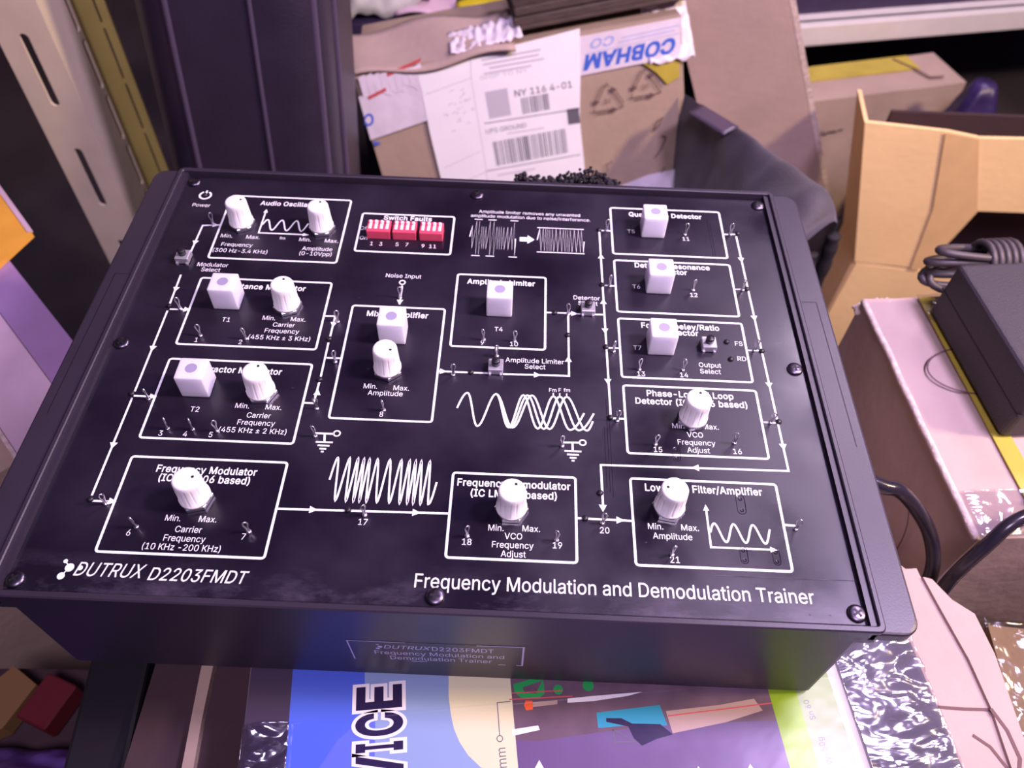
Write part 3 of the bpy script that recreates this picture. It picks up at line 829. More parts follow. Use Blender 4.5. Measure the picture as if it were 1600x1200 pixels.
    'b': (594, '321,-11 291,-10 264,-4 241,5 222,17 206,30 193,44 182,58 165,82 157,82 157,0 74,0 74,712 159,712 159,447 165,447 192,484 205,498 221,510 240,522 263,531 289,536 321,538 363,534 402,523 438,505 470,479 496,448 518,410 534,366 543,318 546,264 543,211 534,162 518,118 496,80 470,48 439,22 403,4 364,-8|308,65 339,68 367,77 391,92 412,111 429,135 442,163 452,195 457,229 459,265 457,301 452,335 442,366 429,393 412,417 392,436 367,450 340,459 308,462 277,459 250,451 226,437 205,418 188,395 175,368 165,337 160,303 158,265 160,227 165,193 175,161 189,133 206,110 226,91 250,77 278,68'),
    'c': (554, '290,-11 244,-8 202,4 163,23 130,49 101,81 78,119 61,162 51,210 48,262 51,315 61,364 78,407 101,446 130,478 163,504 202,523 244,534 290,538 316,537 340,534 364,528 386,520 407,510 427,498 445,484 461,469 476,451 488,431 498,410 506,388 424,367 414,393 407,405 398,416 389,426 378,435 366,443 353,450 339,455 324,459 307,461 290,462 257,459 228,450 203,434 182,414 165,390 152,362 142,330 137,297 135,262 137,228 142,195 152,164 165,136 182,112 203,92 228,77 257,68 290,65 308,66 324,68 340,72 367,84 379,92 390,102 400,112 408,124 415,137 421,150 426,164 508,143 500,120 490,98 478,79 463,61 447,44 429,30 409,17 388,7 365,-1 341,-7 316,-10'),
    'd': (594, '273,-11 231,-8 192,4 156,22 125,48 98,80 76,118 61,162 51,211 48,264 51,318 61,366 77,410 98,448 125,479 157,505 192,523 231,534 274,538 305,536 332,531 354,522 373,510 389,498 402,484 422,458 429,447 435,447 435,712 521,712 521,0 438,0 438,82 429,82 422,71 413,58 402,44 388,30 372,17 353,5 331,-4 304,-10|286,65 317,68 344,77 368,91 389,110 406,133 419,161 429,193 434,227 436,265 435,303 429,337 419,368 406,395 389,418 369,437 345,451 317,459 286,462 255,459 227,450 202,436 182,417 165,393 152,366 142,335 137,301 135,265 137,229 142,195 152,163 165,135 182,111 203,92 227,77 255,68'),
    'e': (565, '297,-11 248,-8 203,4 164,23 129,49 101,81 78,119 61,162 51,209 48,261 51,314 61,362 77,406 100,444 128,477 161,503 199,523 241,534 287,538 316,537 344,532 372,524 399,512 424,497 447,477 468,454 485,426 500,395 511,358 517,317 520,271 520,237 105,237 105,309 473,309 434,283 432,317 426,348 417,376 404,401 387,422 368,439 344,452 317,460 287,462 257,460 229,452 205,439 184,422 166,401 152,377 142,351 136,324 134,295 134,249 137,211 143,178 155,149 170,123 189,103 212,86 237,74 266,67 297,65 318,66 337,69 355,74 372,81 386,90 400,102 411,115 420,130 428,148 511,127 501,101 487,77 469,55 448,36 423,19 396,6 365,-4 332,-10'),
    'f': (355, '319,531 319,458 9,458 9,531|113,0 113,604 115,633 122,658 134,680 149,699 168,714 189,726 213,735 237,740 262,742 297,740 311,738 333,732 340,729 318,656 301,661 283,663 272,663 249,661 230,655 216,644 206,629 200,609 198,586 198,0'),
    'g': (595, '290,-211 252,-209 218,-204 187,-195 160,-184 136,-170 115,-154 98,-136 83,-117 71,-97 142,-57 159,-80 170,-92 183,-104 198,-114 216,-124 237,-131 262,-135 290,-136 330,-133 365,-122 395,-105 418,-81 431,-48 436,-8 436,96 429,96 412,71 401,58 388,45 372,33 353,22 331,13 304,8 273,7 232,10 193,20 158,37 126,61 99,90 77,126 61,168 51,215 48,268 51,320 61,368 77,411 99,448 126,479 157,505 193,523 232,534 274,538 305,536 332,531 355,522 374,511 390,498 403,484 423,458 431,446 438,446 438,531 521,531 521,-12 518,-56 508,-94 490,-126 467,-152 439,-174 407,-190 370,-202 331,-209|287,83 318,85 345,93 369,105 390,122 406,144 420,169 430,199 435,233 437,270 435,306 430,339 420,369 407,396 390,419 369,437 345,451 318,459 287,462 255,459 228,450 203,436 182,417 165,394 152,367 142,337 137,305 135,270 137,234 143,201 152,172 166,146 183,124 204,106 228,93 256,85'),
    'h': (574, '159,317 159,0 74,0 74,712 159,712 159,402 143,402 162,447 185,481 213,507 245,524 280,535 318,538 353,536 385,528 413,516 438,499 460,476 477,449 490,417 497,379 500,336 500,0 414,0 414,329 411,368 400,400 382,426 358,445 329,457 294,461 269,459 246,453 225,444 206,432 190,415 177,396 167,373 161,347'),
    'i': (233, '74,0 74,531 159,531 159,0|117,620 102,622 88,627 75,636 66,648 60,661 58,676 60,691 66,705 75,717 88,726 102,731 117,733 133,731 147,726 159,717 169,705 175,691 177,676 175,661 169,648 159,636 147,627 133,622'),
    'j': (233, '74,531 159,531 159,-42 157,-73 152,-101 142,-126 129,-148 112,-166 91,-181 66,-191 37,-198 5,-200 -14,-200 -14,-121 3,-121 25,-119 43,-112 57,-101 66,-85 72,-65 74,-41|117,620 101,622 87,627 75,636 65,648 59,661 57,676 59,691 65,705 75,717 87,726 101,731 117,733 132,731 146,726 159,717 169,705 174,691 176,676 174,661 169,648 159,636 146,627 132,622'),
    'k': (533, '154,191 154,296 169,296 398,531 504,531 258,279 248,279|74,0 74,712 159,712 159,0|412,0 207,260 268,320 521,0'),
    'l': (265, '195,-3 157,0 127,11 103,28 87,52 77,82 74,118 74,712 159,712 159,138 160,116 163,99 168,87 176,79 188,74 205,73 238,76 253,4 236,0 206,-3'),
    'm': (854, '74,0 74,531 157,531 157,413 151,413 159,440 171,464 185,484 202,501 221,516 241,526 262,534 284,539 307,541 344,537 375,525 402,505 424,479 439,448 449,412 437,412 445,437 457,460 472,480 490,498 510,513 533,525 558,534 584,539 611,541 641,538 670,532 696,521 720,505 740,485 757,460 769,430 777,396 780,357 780,0 694,0 694,355 690,390 680,418 662,438 639,452 614,460 586,463 563,461 542,456 524,448 508,436 494,423 483,406 476,388 471,368 469,346 469,0 384,0 384,364 381,391 371,415 354,435 333,451 308,460 279,463 259,461 239,456 221,448 203,437 189,422 176,405 167,384 161,360 159,333 159,0'),
    'n': (574, '159,317 159,0 74,0 74,531 156,531 157,402 143,402 162,447 185,481 213,507 245,524 280,535 318,538 353,536 384,528 413,516 438,499 459,476 477,449 490,417 497,379 500,336 500,0 414,0 414,329 411,368 400,400 382,426 358,445 329,457 294,461 269,459 246,453 225,444 206,432 190,415 177,396 167,373 161,347'),
    'o': (581, '290,-11 244,-8 202,4 163,23 130,49 101,81 78,119 61,162 51,210 48,262 51,315 61,364 78,407 101,446 130,478 163,504 202,523 244,534 290,538 337,534 379,523 418,504 452,478 480,446 503,407 520,364 530,315 533,262 530,210 520,162 503,119 480,81 452,49 418,23 379,4 337,-8|290,65 324,68 353,77 378,92 399,112 417,136 430,164 439,195 445,228 447,262 445,297 439,330 430,361 417,390 399,414 378,434 353,450 324,459 290,462 257,459 228,450 203,434 182,414 165,390 152,362 142,330 137,297 135,262 137,228 142,195 152,164 165,136 182,112 203,92 228,77 257,68'),
    'p': (594, '74,-200 74,531 157,531 157,447 165,447 192,484 205,498 221,510 240,522 263,531 289,536 321,538 363,534 402,523 438,505 470,479 496,448 518,410 534,366 543,318 546,264 543,211 534,162 518,118 496,80 470,48 439,22 403,4 364,-8 321,-11 291,-10 264,-4 242,5 223,17 206,30 193,44 182,58 165,82 159,82 159,-200|308,65 339,68 367,77 391,92 412,111 429,135 442,163 452,195 457,229 459,265 457,301 452,335 442,366 429,393 412,417 392,436 367,450 340,459 308,462 277,459 250,451 226,437 205,418 188,395 175,368 165,337 160,303 158,265 160,227 165,193 175,161 189,133 206,110 226,91 250,77 278,68'),
    'q': (594, '521,-200 435,-200 435,82 429,82 402,44 388,30 372,17 353,5 331,-4 304,-10 273,-11 231,-8 192,4 156,22 125,48 98,80 76,118 61,162 51,211 48,264 51,318 61,366 77,410 98,448 125,479 157,505 192,523 231,534 274,538 305,536 332,531 354,522 373,510 389,498 402,484 422,458 429,447 438,447 438,531 521,531|286,65 317,68 344,77 368,91 389,110 406,133 419,161 429,193 434,227 436,265 435,303 429,337 419,368 406,395 389,418 369,437 345,451 317,459 286,462 255,459 227,450 202,436 182,417 165,393 152,366 142,335 137,301 135,265 137,229 142,195 152,163 165,135 182,111 203,92 227,77 255,68'),
    'r': (363, '74,0 74,531 156,531 156,449 162,449 174,474 191,496 213,514 239,528 268,536 298,539 305,539 313,538 321,538 341,537 341,451 301,456 290,456 266,454 243,449 223,440 204,429 189,414 176,397 167,377 161,356 159,332 159,0'),
    's': (511, '255,-11 219,-10 187,-4 157,5 130,17 107,33 87,53 70,76 58,102 50,132 131,149 141,122 155,101 174,84 197,73 223,66 254,64 288,66 318,74 342,87 361,104 372,123 375,144 373,161 367,177 356,190 340,201 321,210 297,217 209,238 165,252 129,269 101,291 81,318 69,348 65,383 68,413 77,440 91,464 110,486 134,504 161,519 192,529 226,536 262,538 297,536 328,531 355,521 380,509 401,493 418,475 433,454 445,431 454,406 375,388 367,407 355,425 340,442 319,455 294,463 262,466 232,463 206,456 183,444 166,428 155,409 152,388 154,370 162,354 174,341 191,329 213,320 240,312 321,293 365,279 401,262 429,240 448,214 460,184 464,149 461,119 452,91 437,66 417,43 393,25 364,9 331,-2 294,-9'),
    't': (318, '285,531 285,458 9,458 9,531|91,660 176,660 176,137 178,116 183,99 190,86 202,77 218,72 239,70 251,71 259,71 282,75 298,2 269,-4 247,-6 236,-6 193,-2 158,10 129,30 108,57 95,90 91,130'),
    'u': (574, '255,-7 221,-5 189,3 161,15 136,32 114,55 97,82 84,115 76,152 74,195 74,531 159,531 159,202 163,163 174,131 192,105 216,86 245,74 280,70 305,72 328,78 349,87 368,99 384,116 397,136 407,159 412,185 414,214 414,531 500,531 500,0 417,0 417,129 430,129 411,84 388,49 360,24 328,7 293,-4'),
    'v': (545, '228,0 24,531 118,531 231,217 243,185 253,153 262,122 270,90 279,59 288,29 258,29 267,59 275,90 284,122 293,153 303,185 314,217 427,531 520,531 317,0'),
    'w': (794, '193,0 32,531 122,531 187,299 196,266 205,230 215,191 225,150 235,105 245,58 231,58 240,104 250,147 260,189 269,228 279,264 289,299 353,531 443,531 506,299 515,265 525,229 534,190 544,149 553,105 563,58 548,58 558,104 568,148 578,189 588,228 598,265 607,299 672,531 762,531 601,0 516,0 446,240 440,265 426,315 420,340 413,366 407,392 400,419 394,446 387,473 407,473 400,446 394,419 387,393 381,366 374,340 368,315 361,289 354,265 347,240 278,0'),
    'x': (530, '29,0 240,305 239,239 40,531 140,531 206,428 223,402 238,378 264,332 290,288 246,288 272,332 283,355 296,378 310,402 326,428 394,531 492,531 292,236 292,300 501,0 402,0 323,119 307,144 267,212 255,234 242,254 286,254 261,212 250,190 238,168 223,144 207,119 128,0'),
    'y': (545, '66,-194 86,-120 100,-122 116,-125 131,-126 145,-125 159,-121 171,-114 182,-103 193,-90 202,-72 211,-50 228,-2 24,531 118,531 231,217 243,185 253,153 261,121 279,59 288,29 257,29 266,59 275,90 283,122 293,153 303,185 314,217 427,531 520,531 286,-81 274,-107 261,-130 247,-150 231,-166 214,-180 195,-190 174,-197 152,-202 128,-203 114,-203 102,-202'),
    'z': (532, '58,0 58,64 356,447 356,452 67,452 67,531 466,531 466,463 176,84 176,79 474,79 474,0'),
    '±': (634, '91,33 91,113 543,113 543,33|91,315 91,394 543,394 543,315|277,174 277,536 358,536 358,174'),
}

# ------------------------------------------------------------------ the setting
def struct(name, c, s, m):
    mb = MB()
    mb.box(c, s)
    o = mb.build(name, m)
    o['kind'] = 'structure'
    return o


struct('floor', (0.1, 0.4, FLOOR_Z - 0.02), (3.2, 3.2, 0.04), M['floor'])
struct('wall_back', (0.1, 1.42, 0.5), (3.2, 0.04, 1.94), M['wall'])
struct('wall_left', (-0.92, 0.4, 0.5), (0.04, 3.2, 1.94), M['wall'])

# ------------------------------------------------------------------ the trainer
# everything on its panel is measured in millimetres from the middle of the panel
PZ = 64.0
MM = Matrix.Scale(0.001, 4)
trainer = thing('electronics_trainer', 'black electronics trainer with white knobs, square white caps and circuit diagram panel', 'electronics trainer', (0, 0, 0.0002))

b = MB()
b.rbox((0, 0, 31), (294, 229, 62), 2.5, 3, MM)
b.build('case_body', M['case'], trainer)


def wing(sx):
    mb = MB()
    pts = []
    x0, x1, y0, y1, r = 147.0, 163.6, -115.6, 114.2, 6.0
    pts.append((x0, y0))
    for i in range(7):
        a = -PI / 2 + PI / 2 * i / 6
        pts.append((x1 - r + r * math.cos(a), y0 + r + r * math.sin(a)))
    for i in range(7):
        a = PI / 2 * i / 6
        pts.append((x1 - r + r * math.cos(a), y1 - r + r * math.sin(a)))
    pts.append((x0, y1))
    if sx < 0:
        pts = [(-x, y) for x, y in reversed(pts)]
    mid = sum(p[0] for p in pts) / len(pts)

    def ins(d):
        return [(x - d * (1 if x > mid else -1) * (0.0 if abs(abs(x) - x0) < .1 else 1), y - d * (1 if y > 0 else -1)) for x, y in pts]
    rings = [(ins(0.8), 60.2), (ins(0), 61.0), (ins(0), 65.2), (ins(0.35), 65.8), (ins(1.0), 66.0)]
    n = len(pts)
    v = [(x, y, z) for ps, z in rings for x, y in ps]
    f = [tuple(range(n - 1, -1, -1)), tuple(range(4 * n, 5 * n))]
    for k in range(4):
        f += [(k * n + i, k * n + (i + 1) % n, (k + 1) * n + (i + 1) % n, (k + 1) * n + i) for i in range(n)]
    mb.add(v, f, MM)
    return mb.build('side_wing', M['case'], trainer)


w1 = wing(1)
w2 = wing(-1)
for sx, w in ((1, w1), (-1, w2)):
    g = MB()
    g.stroke([(sx * 151.5, 38.5), (sx * 159.0, 38.5), (sx * 159.1, -40.0)], 0.45, 66.04, T=MM)
    g.build('cover_seam', M['groove'], w)

b = MB()          # raised rim around the panel
def rect_ring(mb, x0, x1, y0, y1, r0, r1, z0, z1):
    """frame with rounded corners: inner half-size (x0, y0) radius r0, outer (x1, y1) radius r1"""
    def loop(hx, hy, r, z):
        out = []
        for cx, cy, a0 in ((hx - r, hy - r, 0), (-hx + r, hy - r, PI / 2), (-hx + r, -hy + r, PI), (hx - r, -hy + r, 1.5 * PI)):
            for i in range(6):
                a = a0 + PI / 2 * i / 5
                out.append((cx + r * math.cos(a), cy + r * math.sin(a), z))
        return out
    L = [loop(x1, y1, r1, z0), loop(x1, y1, r1, z1 - .5), loop(x1 - .5, y1 - .5, r1 - .5, z1), loop(x0 + .4, y0 + .4, r0 + .4, z1), loop(x0, y0, r0, z1 - .4), loop(x0, y0, r0, z0)]
    n = len(L[0])
    v = [p for l in L for p in l]
    f = []
    for k in range(6):
        kk = (k + 1) % 6
        f += [(k * n + i, k * n + (i + 1) % n, kk * n + (i + 1) % n, kk * n + i) for i in range(n)]
    mb.add(v, f, MM)


rect_ring(b, 149.4, 151.6, 113.1, 115.6, 0.8, 2.8, 58, 67.3)
b.build('panel_rim', M['case'], trainer)
b = MB()
b.box((0, 0, 61.6), (298.4, 225.8, 1.2), MM)
b.build('panel_seat', M['groove'], trainer)

# --- panel with its printing
pn = MB()
pn.rbox((0, 0, 63.1), (296.4, 223.8, 1.8), 0.2, 1, MM)
pn.m = 1
ZI = PZ + 0.05


lift = [0]


def S(pts, w=0.9, closed=False):
    lift[0] = (lift[0] + 1) % 9
    pn.stroke(pts, w, ZI + 0.003 * lift[0], closed, MM)


def rounded(x0, y0, x1, y1, r=1.1):
    out = []
    for cx, cy, a0 in ((x1 - r, y1 - r, 0), (x0 + r, y1 - r, PI / 2), (x0 + r, y0 + r, PI), (x1 - r, y0 + r, 1.5 * PI)):
        for i in range(4):
            a = a0 + PI / 2 * i / 3
            out.append((cx + r * math.cos(a), cy + r * math.sin(a)))
    return out


for bx in BOXES:
    S(rounded(*bx), 0.95, True)
for ln in LINES:
    S(ln, 0.85)
DIRS = {'u': (0, 1), 'd': (0, -1), 'l': (-1, 0), 'r': (1, 0)}


def head(x, y, d, L=3.0, hw=1.5):
    dx, dy = DIRS[d]
    pn.flat([(x + dx * L / 2, y + dy * L / 2), (x - dx * L / 2 - dy * hw, y - dy * L / 2 + dx * hw), (x - dx * L / 2 + dy * hw, y - dy * L / 2 - dx * hw)], ZI + 0.032, MM)


for (x, y), d in HEADS:
    head(x, y, d)
SIZES = {'n': (3.5, 0.0, 3.15), 'b': (4.3, 0.025, 3.72), 's': (3.1, 0.0, 2.75)}
for s, (x, y), k in TEXTS:
    sz, bo, sx = SIZES[k]
    if s in ('Fm', 'F', 'fm'):
        sz, sx = 2.6, 2.4
    put_text(pn, s, x, y, sz, ZI, bo, T=MM, xs=sx)
put_text(pn, 'Frequency Modulation and Demodulation Trainer', 61.3, -102.4, 7.3, ZI, 0.004, width=138.3, T=MM)
put_text(pn, 'DUTRUX', -113.2, -103.3, 7.2, ZI, -0.006, width=24.2, shear=0.28, T=MM)
put_text(pn, 'D2203FMDT', -82.4, -104.0, 6.6, ZI, 0.004, width=34.3, shear=0.22, T=MM)
for x, y, r in ((-127.4, -103.0, 1.55), (-129.2, -106.2, 1.3), (-129.6, -100.7, 0.75), (-123.7, -103.0, 0.9)):
    pn.disc(x, y, r, ZI + 0.02, T=MM)
S([(-129.6, -100.7), (-127.4, -103.0), (-129.2, -106.2)], 0.4)
# power symbol
pn.ring(-134.7, 97.9, 2.75, 0.95, ZI, 28, PI / 2 + 0.5, 2.5 * PI - 0.5, MM)
S([(-134.7, 98.9), (-134.7, 101.6)], 0.95)
# oscilloscope-style graphs
for ox, oy in ((-102.0, 71.8), (96.9, -85.0)):
    S([(ox, oy + 15.5), (ox, oy), (ox + 22.0, oy)], 0.75)
    head(ox, oy + 16.2, 'u', 2.6, 1.1)
    head(ox + 22.8, oy, 'r', 3.0, 1.1)
    S([(ox + 0.5 + 22.0 * i / 90, oy + 6.0 + 3.7 * math.sin(2 * PI * 3.1 * i / 90)) for i in range(91)], 0.75)


def wave(xs, hi, lo, first_hi, start=None, end=None, w=0.75):
    """smooth wave through alternating crests and troughs at the given x"""
    pts = []
    ext = [(x, hi if (i % 2 == 0) == first_hi else lo) for i, x in enumerate(xs)]
    if start:
        ext = [start] + ext
    if end:
        ext = ext + [end]
    for (xa, ya), (xb, yb) in zip(ext, ext[1:]):
        for i in range(10):
            t = i / 10
            k = (1 - math.cos(PI * t)) / 2
            if (xa, ya) == start:
                k = math.sin(PI / 2 * t)
            elif (xb, yb) == end:
                k = 1 - math.cos(PI / 2 * t)
            pts.append((xa + (xb - xa) * t, ya + (yb - ya) * k))
    pts.append(ext[-1])
    S(pts, w)


fx = lambda p: 1.1 + (p - 778) / 14.05
for q, (tr2, cr3, tr3, cr4, tr4, ex) in enumerate(((1075, 1152, 1238, 1325, 1418, 1500), (1086, 1176, 1272, 1362, 1466, 1555), (1098, 1202, 1304, 1402, 1512, None))):
    e = (fx(ex), -27.6) if ex else (fx(1548), -31.5)
    if q == 0:
        wave([fx(k) for k in (830, 900, 995, tr2, cr3, tr3, cr4, tr4)], -19.7, -36.2, True, (1.1, -27.7), e, 0.8)
    else:
        wave([fx(k) for k in (995, tr2, cr3, tr3, cr4, tr4)], -19.7, -36.2, True, None, e, 0.8)
for k in (1325, 1362, 1402):
    S([(fx(k), -19.7), (fx(k), -18.0)], 0.5)
bxm = lambda p: -42.7 + (p - 345) / 13.08
cr = [345, 405, 447, 477, 505, 545, 607, 665, 707, 737, 765, 808]
xs = []
for i, c_ in enumerate(cr):
    xs.append(bxm(c_))
    xs.append(bxm((c_ + (cr[i + 1] if i + 1 < len(cr) else 842)) / 2 - 2))
wave(xs, -53.7, -72.3, True, (-44.2, -63.6), (-3.9, -62.7), 0.75)
nzm = lambda p: -0.6 + (p - 775) / 12.93
pts = [(nzm(775), 75.3)]
for c_, sp in ((786, 0), (812, 1), (830, 1), (846, 0), (858, 0), (873, 0), (898, 1), (922, 1), (942, 0), (956, 0), (970, 0), (986, 0), (1010, 0), (1034, 0), (1052, 1)):
    h_, l_ = (87.0, 63.0) if sp else (83.0, 67.4)
    pts += [(nzm(c_), h_), (nzm(c_ + 8), l_)]
pts.append((nzm(1062), 75.0))
S(pts, 0.55)
for c_ in (821, 910, 1050):
    S([(nzm(c_ - 26), 88.2), (nzm(c_ + 26), 88.2)], 0.5)
    S([(nzm(c_ - 26), 62.2), (nzm(c_ + 26), 62.2)], 0.5)
clm = lambda p: 32.1 + (p - 1197) / 13.0
pts = [(clm(1197), 75)]
for c_ in (1212, 1234, 1250, 1263, 1275, 1292, 1316, 1342, 1362, 1376, 1388, 1406, 1432, 1458, 1476):
    pts += [(clm(c_), 83.0), (clm(c_ + 9), 67.4)]
pts.append((clm(1492), 75))
S(pts, 0.55)
S([(32.0, 83.9), (54.8, 83.9)], 0.5)
S([(32.0, 66.5), (54.8, 66.5)], 0.5)
pn.flat([(23.6, 76.5), (27.4, 76.5), (27.4, 78.0), (30.8, 75.0), (27.4, 72.0), (27.4, 73.5), (23.6, 73.5)], ZI, MM)
# ground symbols and sockets
for gx, gy in ((-49.2, -42.8), (47.7, -42.2)):
    for k, wd in ((4.0, 3.3), (5.6, 2.3), (7.1, 1.3), (8.4, 0.55)):
        S([(gx - wd, gy - k), (gx + wd, gy - k)], 0.75)
for x, y in ((-29.3, 42.3), (-45.0, -42.5), (51.6, -42.0)):
    pn.ring(x, y, 1.25, 0.6, ZI, 20, T=MM)
# tracks of the board showing through the film as faint ridges
pn.m = 0
for tx, ty, hh, ww in ((110.3, -66.9, 8.0, 3.2), (108.4, -87.6, 6.4, 2.6), (120.0, -87.8, 6.2, 2.6), (88.2, -45.6, 6.5, 2.8)):
    lp = [(tx + ww / 2 * math.cos(a), ty + (hh / 2 - ww / 2 if math.sin(a) > 0 else -hh / 2 + ww / 2) + ww / 2 * math.sin(a), PZ) for a in [2 * PI * (i + .5) / 24 for i in range(24)]]
    pn.tube(lp, 0.16, 5, True, MM)
    for yy in (ty + hh / 2 - ww / 2, ty - hh / 2 + ww / 2):
        pn.tube([(tx + 0.6 * math.cos(a), yy + 0.6 * math.sin(a), PZ) for a in [2 * PI * i / 12 for i in range(12)]], 0.2, 5, True, MM)
for tx, y0, y1 in ((61.6, -64, -20), (62.6, -66, -22), (60.4, -62, -34), (116.5, 62, 95), (117.6, 64, 92)):
    pn.tube([(tx, y0, PZ - 0.03), (tx, y1, PZ - 0.03)], 0.13, 5, False, MM)
# scuffed edge of the lower strip
pn.m = 2
S([(95, -95.9), (125, -95.8), (147.6, -95.7)], 0.35)
random.seed(3)
for i in range(46):
    x, y = random.uniform(-146, 147), random.uniform(-111, 60)
    if i % 3:
        x = random.uniform(70, 147)
    a = random.uniform(-0.5, 0.5)
    l = random.uniform(0.3, 1.6)
    pn.stroke([(x, y), (x + l * math.cos(a), y + l * math.sin(a))], random.uniform(0.12, 0.4), ZI - 0.02, False, MM)
panel = pn.build('front_panel', [M['panel'], M['print'], M['dust']], trainer)
panel['label'] = 'glossy black panel with white circuit printing'

# --- screws
def cross_screw():
    mb = MB()
    mb.smooth = True
    mb.lathe([(3.3, 0), (3.3, 0.5), (3.0, 1.0), (2.2, 1.35), (0.8, 1.5)], 24, T=MM)
    mb.smooth = False
    mb.m = 1
    mb.box((0, 0, 1.32), (3.4, 0.8, 0.5), MM)
    mb.box((0, 0, 1.32), (0.8, 3.4, 0.5), MM)
    return mb


first = None
for i, (x, y) in enumerate(SCREWS):
    o = cross_screw().build('panel_screw', [M['screw'], M['groove']], trainer) if first is None else first.copy()
    if first is None:
        first = o
    else:
        COL.objects.link(o)
    o.location = (x / 1000, y / 1000, PZ / 1000)
    o.rotation_euler = (0, 0, 0.4 + i * 0.7)

# --- knobs
def flute(k, a):
    if k in (2, 3):
        return 1 - 0.055 * max(0.0, math.cos(a * 14)) ** 6
    return 1


kn = MB()
kn.smooth = True
kn.lathe([(5.75, 2.0), (5.75, 3.2), (5.45, 3.4), (5.15, 11.2), (5.05, 12.4), (4.95, 13.9), (4.6, 14.5), (4.0, 14.65)], 112, T=MM, mod=flute)
knob0 = kn.build('knob', M['knob'], trainer)
nt_ = MB()
nt_.lathe([(5.9, 0), (6.3, 0.3), (6.3, 1.8), (5.9, 2.1)], 6, T=MM)
nut = nt_.build('hex_nut', M['metal'], knob0)
dt = MB()
dt.lathe([(0.55, 14.5), (0.55, 14.72)], 12, c=(2.6, 0, 0), T=MM)
dot = dt.build('pointer_mark', M['groove'], knob0)
for i, ((x, y), a) in enumerate(zip(KNOBS, (25, 70, 80, 65, 15, -20, 75, 60, 170))):
    k = knob0 if i == 0 else copy_tree(knob0, trainer)
    k.location = (x / 1000, y / 1000, PZ / 1000)
    k.rotation_euler = (0, 0, math.radians(a))

# --- square coil caps
cb = MB()
cb.rbox((0, 5.3, 6.3), (11.3, 10.6, 12.2), 0.55, 2, MM)
coil0 = cb.build('coil_cap', M['coil'], trainer)
cd = MB()
cd.lathe([(2.35, 12.1), (2.35, 12.46)], 24, c=(0, 5.3, 0), T=MM)
cd.build('tuning_core', M['core'], coil0)
for i, (x, y) in enumerate(((-104.4, 20.7), (-104.4, -27.9), (-29.1, 4.6), (15.9, 23.1), (88.2, 79.5), (87.9, 41.4), (86.0, 4.6))):
    k = coil0 if i == 0 else copy_tree(coil0, trainer)
    k.location = (x / 1000, y / 1000, PZ / 1000)

# --- red fault switches
sb = MB()
sb.rbox((0, 4.1, 2.5), (11.2, 8.2, 5.0), 0.35, 2, MM)
dip0 = sb.build('dip_switch', M['red'], trainer)
for k in range(4):
    s_ = MB()
    s_.rbox((-4.05 + 2.7 * k, 4.6, 5.05), (1.45, 5.6, 0.35), 0.1, 1, MM)
    s_.rbox((-4.05 + 2.7 * k, 6.0, 5.6), (1.25, 1.7, 1.3), 0.15, 1, MM)
    s_.build('slider', M['slider'], dip0)
for i, x in enumerate((-44.0, -31.6, -18.8)):
    k = dip0 if i == 0 else copy_tree(dip0, trainer)
    k.location = (x / 1000, 0.0708, PZ / 1000)

# --- push buttons
bb = MB()
bb.rbox((0, 0, 1.9), (6.2, 6.2, 3.3), 0.3, 1, MM)
for sx in (-1, 1):
    for sy in (-1, 1):
        bb.box((sx * 2.3, sy * 3.4, 0.6), (0.9, 0.8, 1.2), MM)
btn0 = bb.build('push_button', M['btn'], trainer)
bp_ = MB()
bp_.smooth = True
bp_.lathe([(1.75, 3.4), (1.75, 6.0), (1.5, 6.3)], 20, T=MM)
bp_.build('plunger', M['black'], btn0)
for i, (x, y) in enumerate(BUTTONS):
    k = btn0 if i == 0 else copy_tree(btn0, trainer)
    k.location = (x / 1000, (y + 0.8) / 1000, PZ / 1000)

# --- test pins: a bent wire with a ring on top
pb = MB()
pb.smooth = True
pb.lathe([(0.95, 0), (0.95, 0.5), (0.55, 0.7)], 10, T=MM)
pb.tube(smoothpath([(-0.35, 0, 0), (-0.25, 0, 2.0), (-0.45, 0, 3.6), (-0.8, 0, 5.0), (-0.7, 0, 6.3), (0, 0, 6.9), (0.7, 0, 6.3), (0.8, 0, 5.0), (0.45, 0, 3.6), (0.25, 0, 2.0), (0.35, 0, 0)], 4), 0.33, 6, T=MM)
pin0 = pb.build('test_pin', M['metal'], trainer)
random.seed(11)
for i, (x, y) in enumerate(PINS):
    k = pin0 if i == 0 else pin0.copy()
    if i:
        COL.objects.link(k)
    k.location = (x / 1000, y / 1000, PZ / 1000)
    k.rotation_euler = (random.uniform(-.05, .05), random.uniform(-.05, .05), random.uniform(-.9, .9))

# --- small dark indicator lamps along the signal lines
lb = MB()
lb.smooth = True
lb.lathe([(1.25, 0), (1.2, 0.5), (0.9, 0.95), (0.4, 1.15)], 16, T=MM)
led0 = lb.build('indicator_lamp', M['black'], trainer)
for i, (x, y) in enumerate(LEDS):
    k = led0 if i == 0 else led0.copy()
    if i:
        COL.objects.link(k)
    k.location = (x / 1000, y / 1000, PZ / 1000)

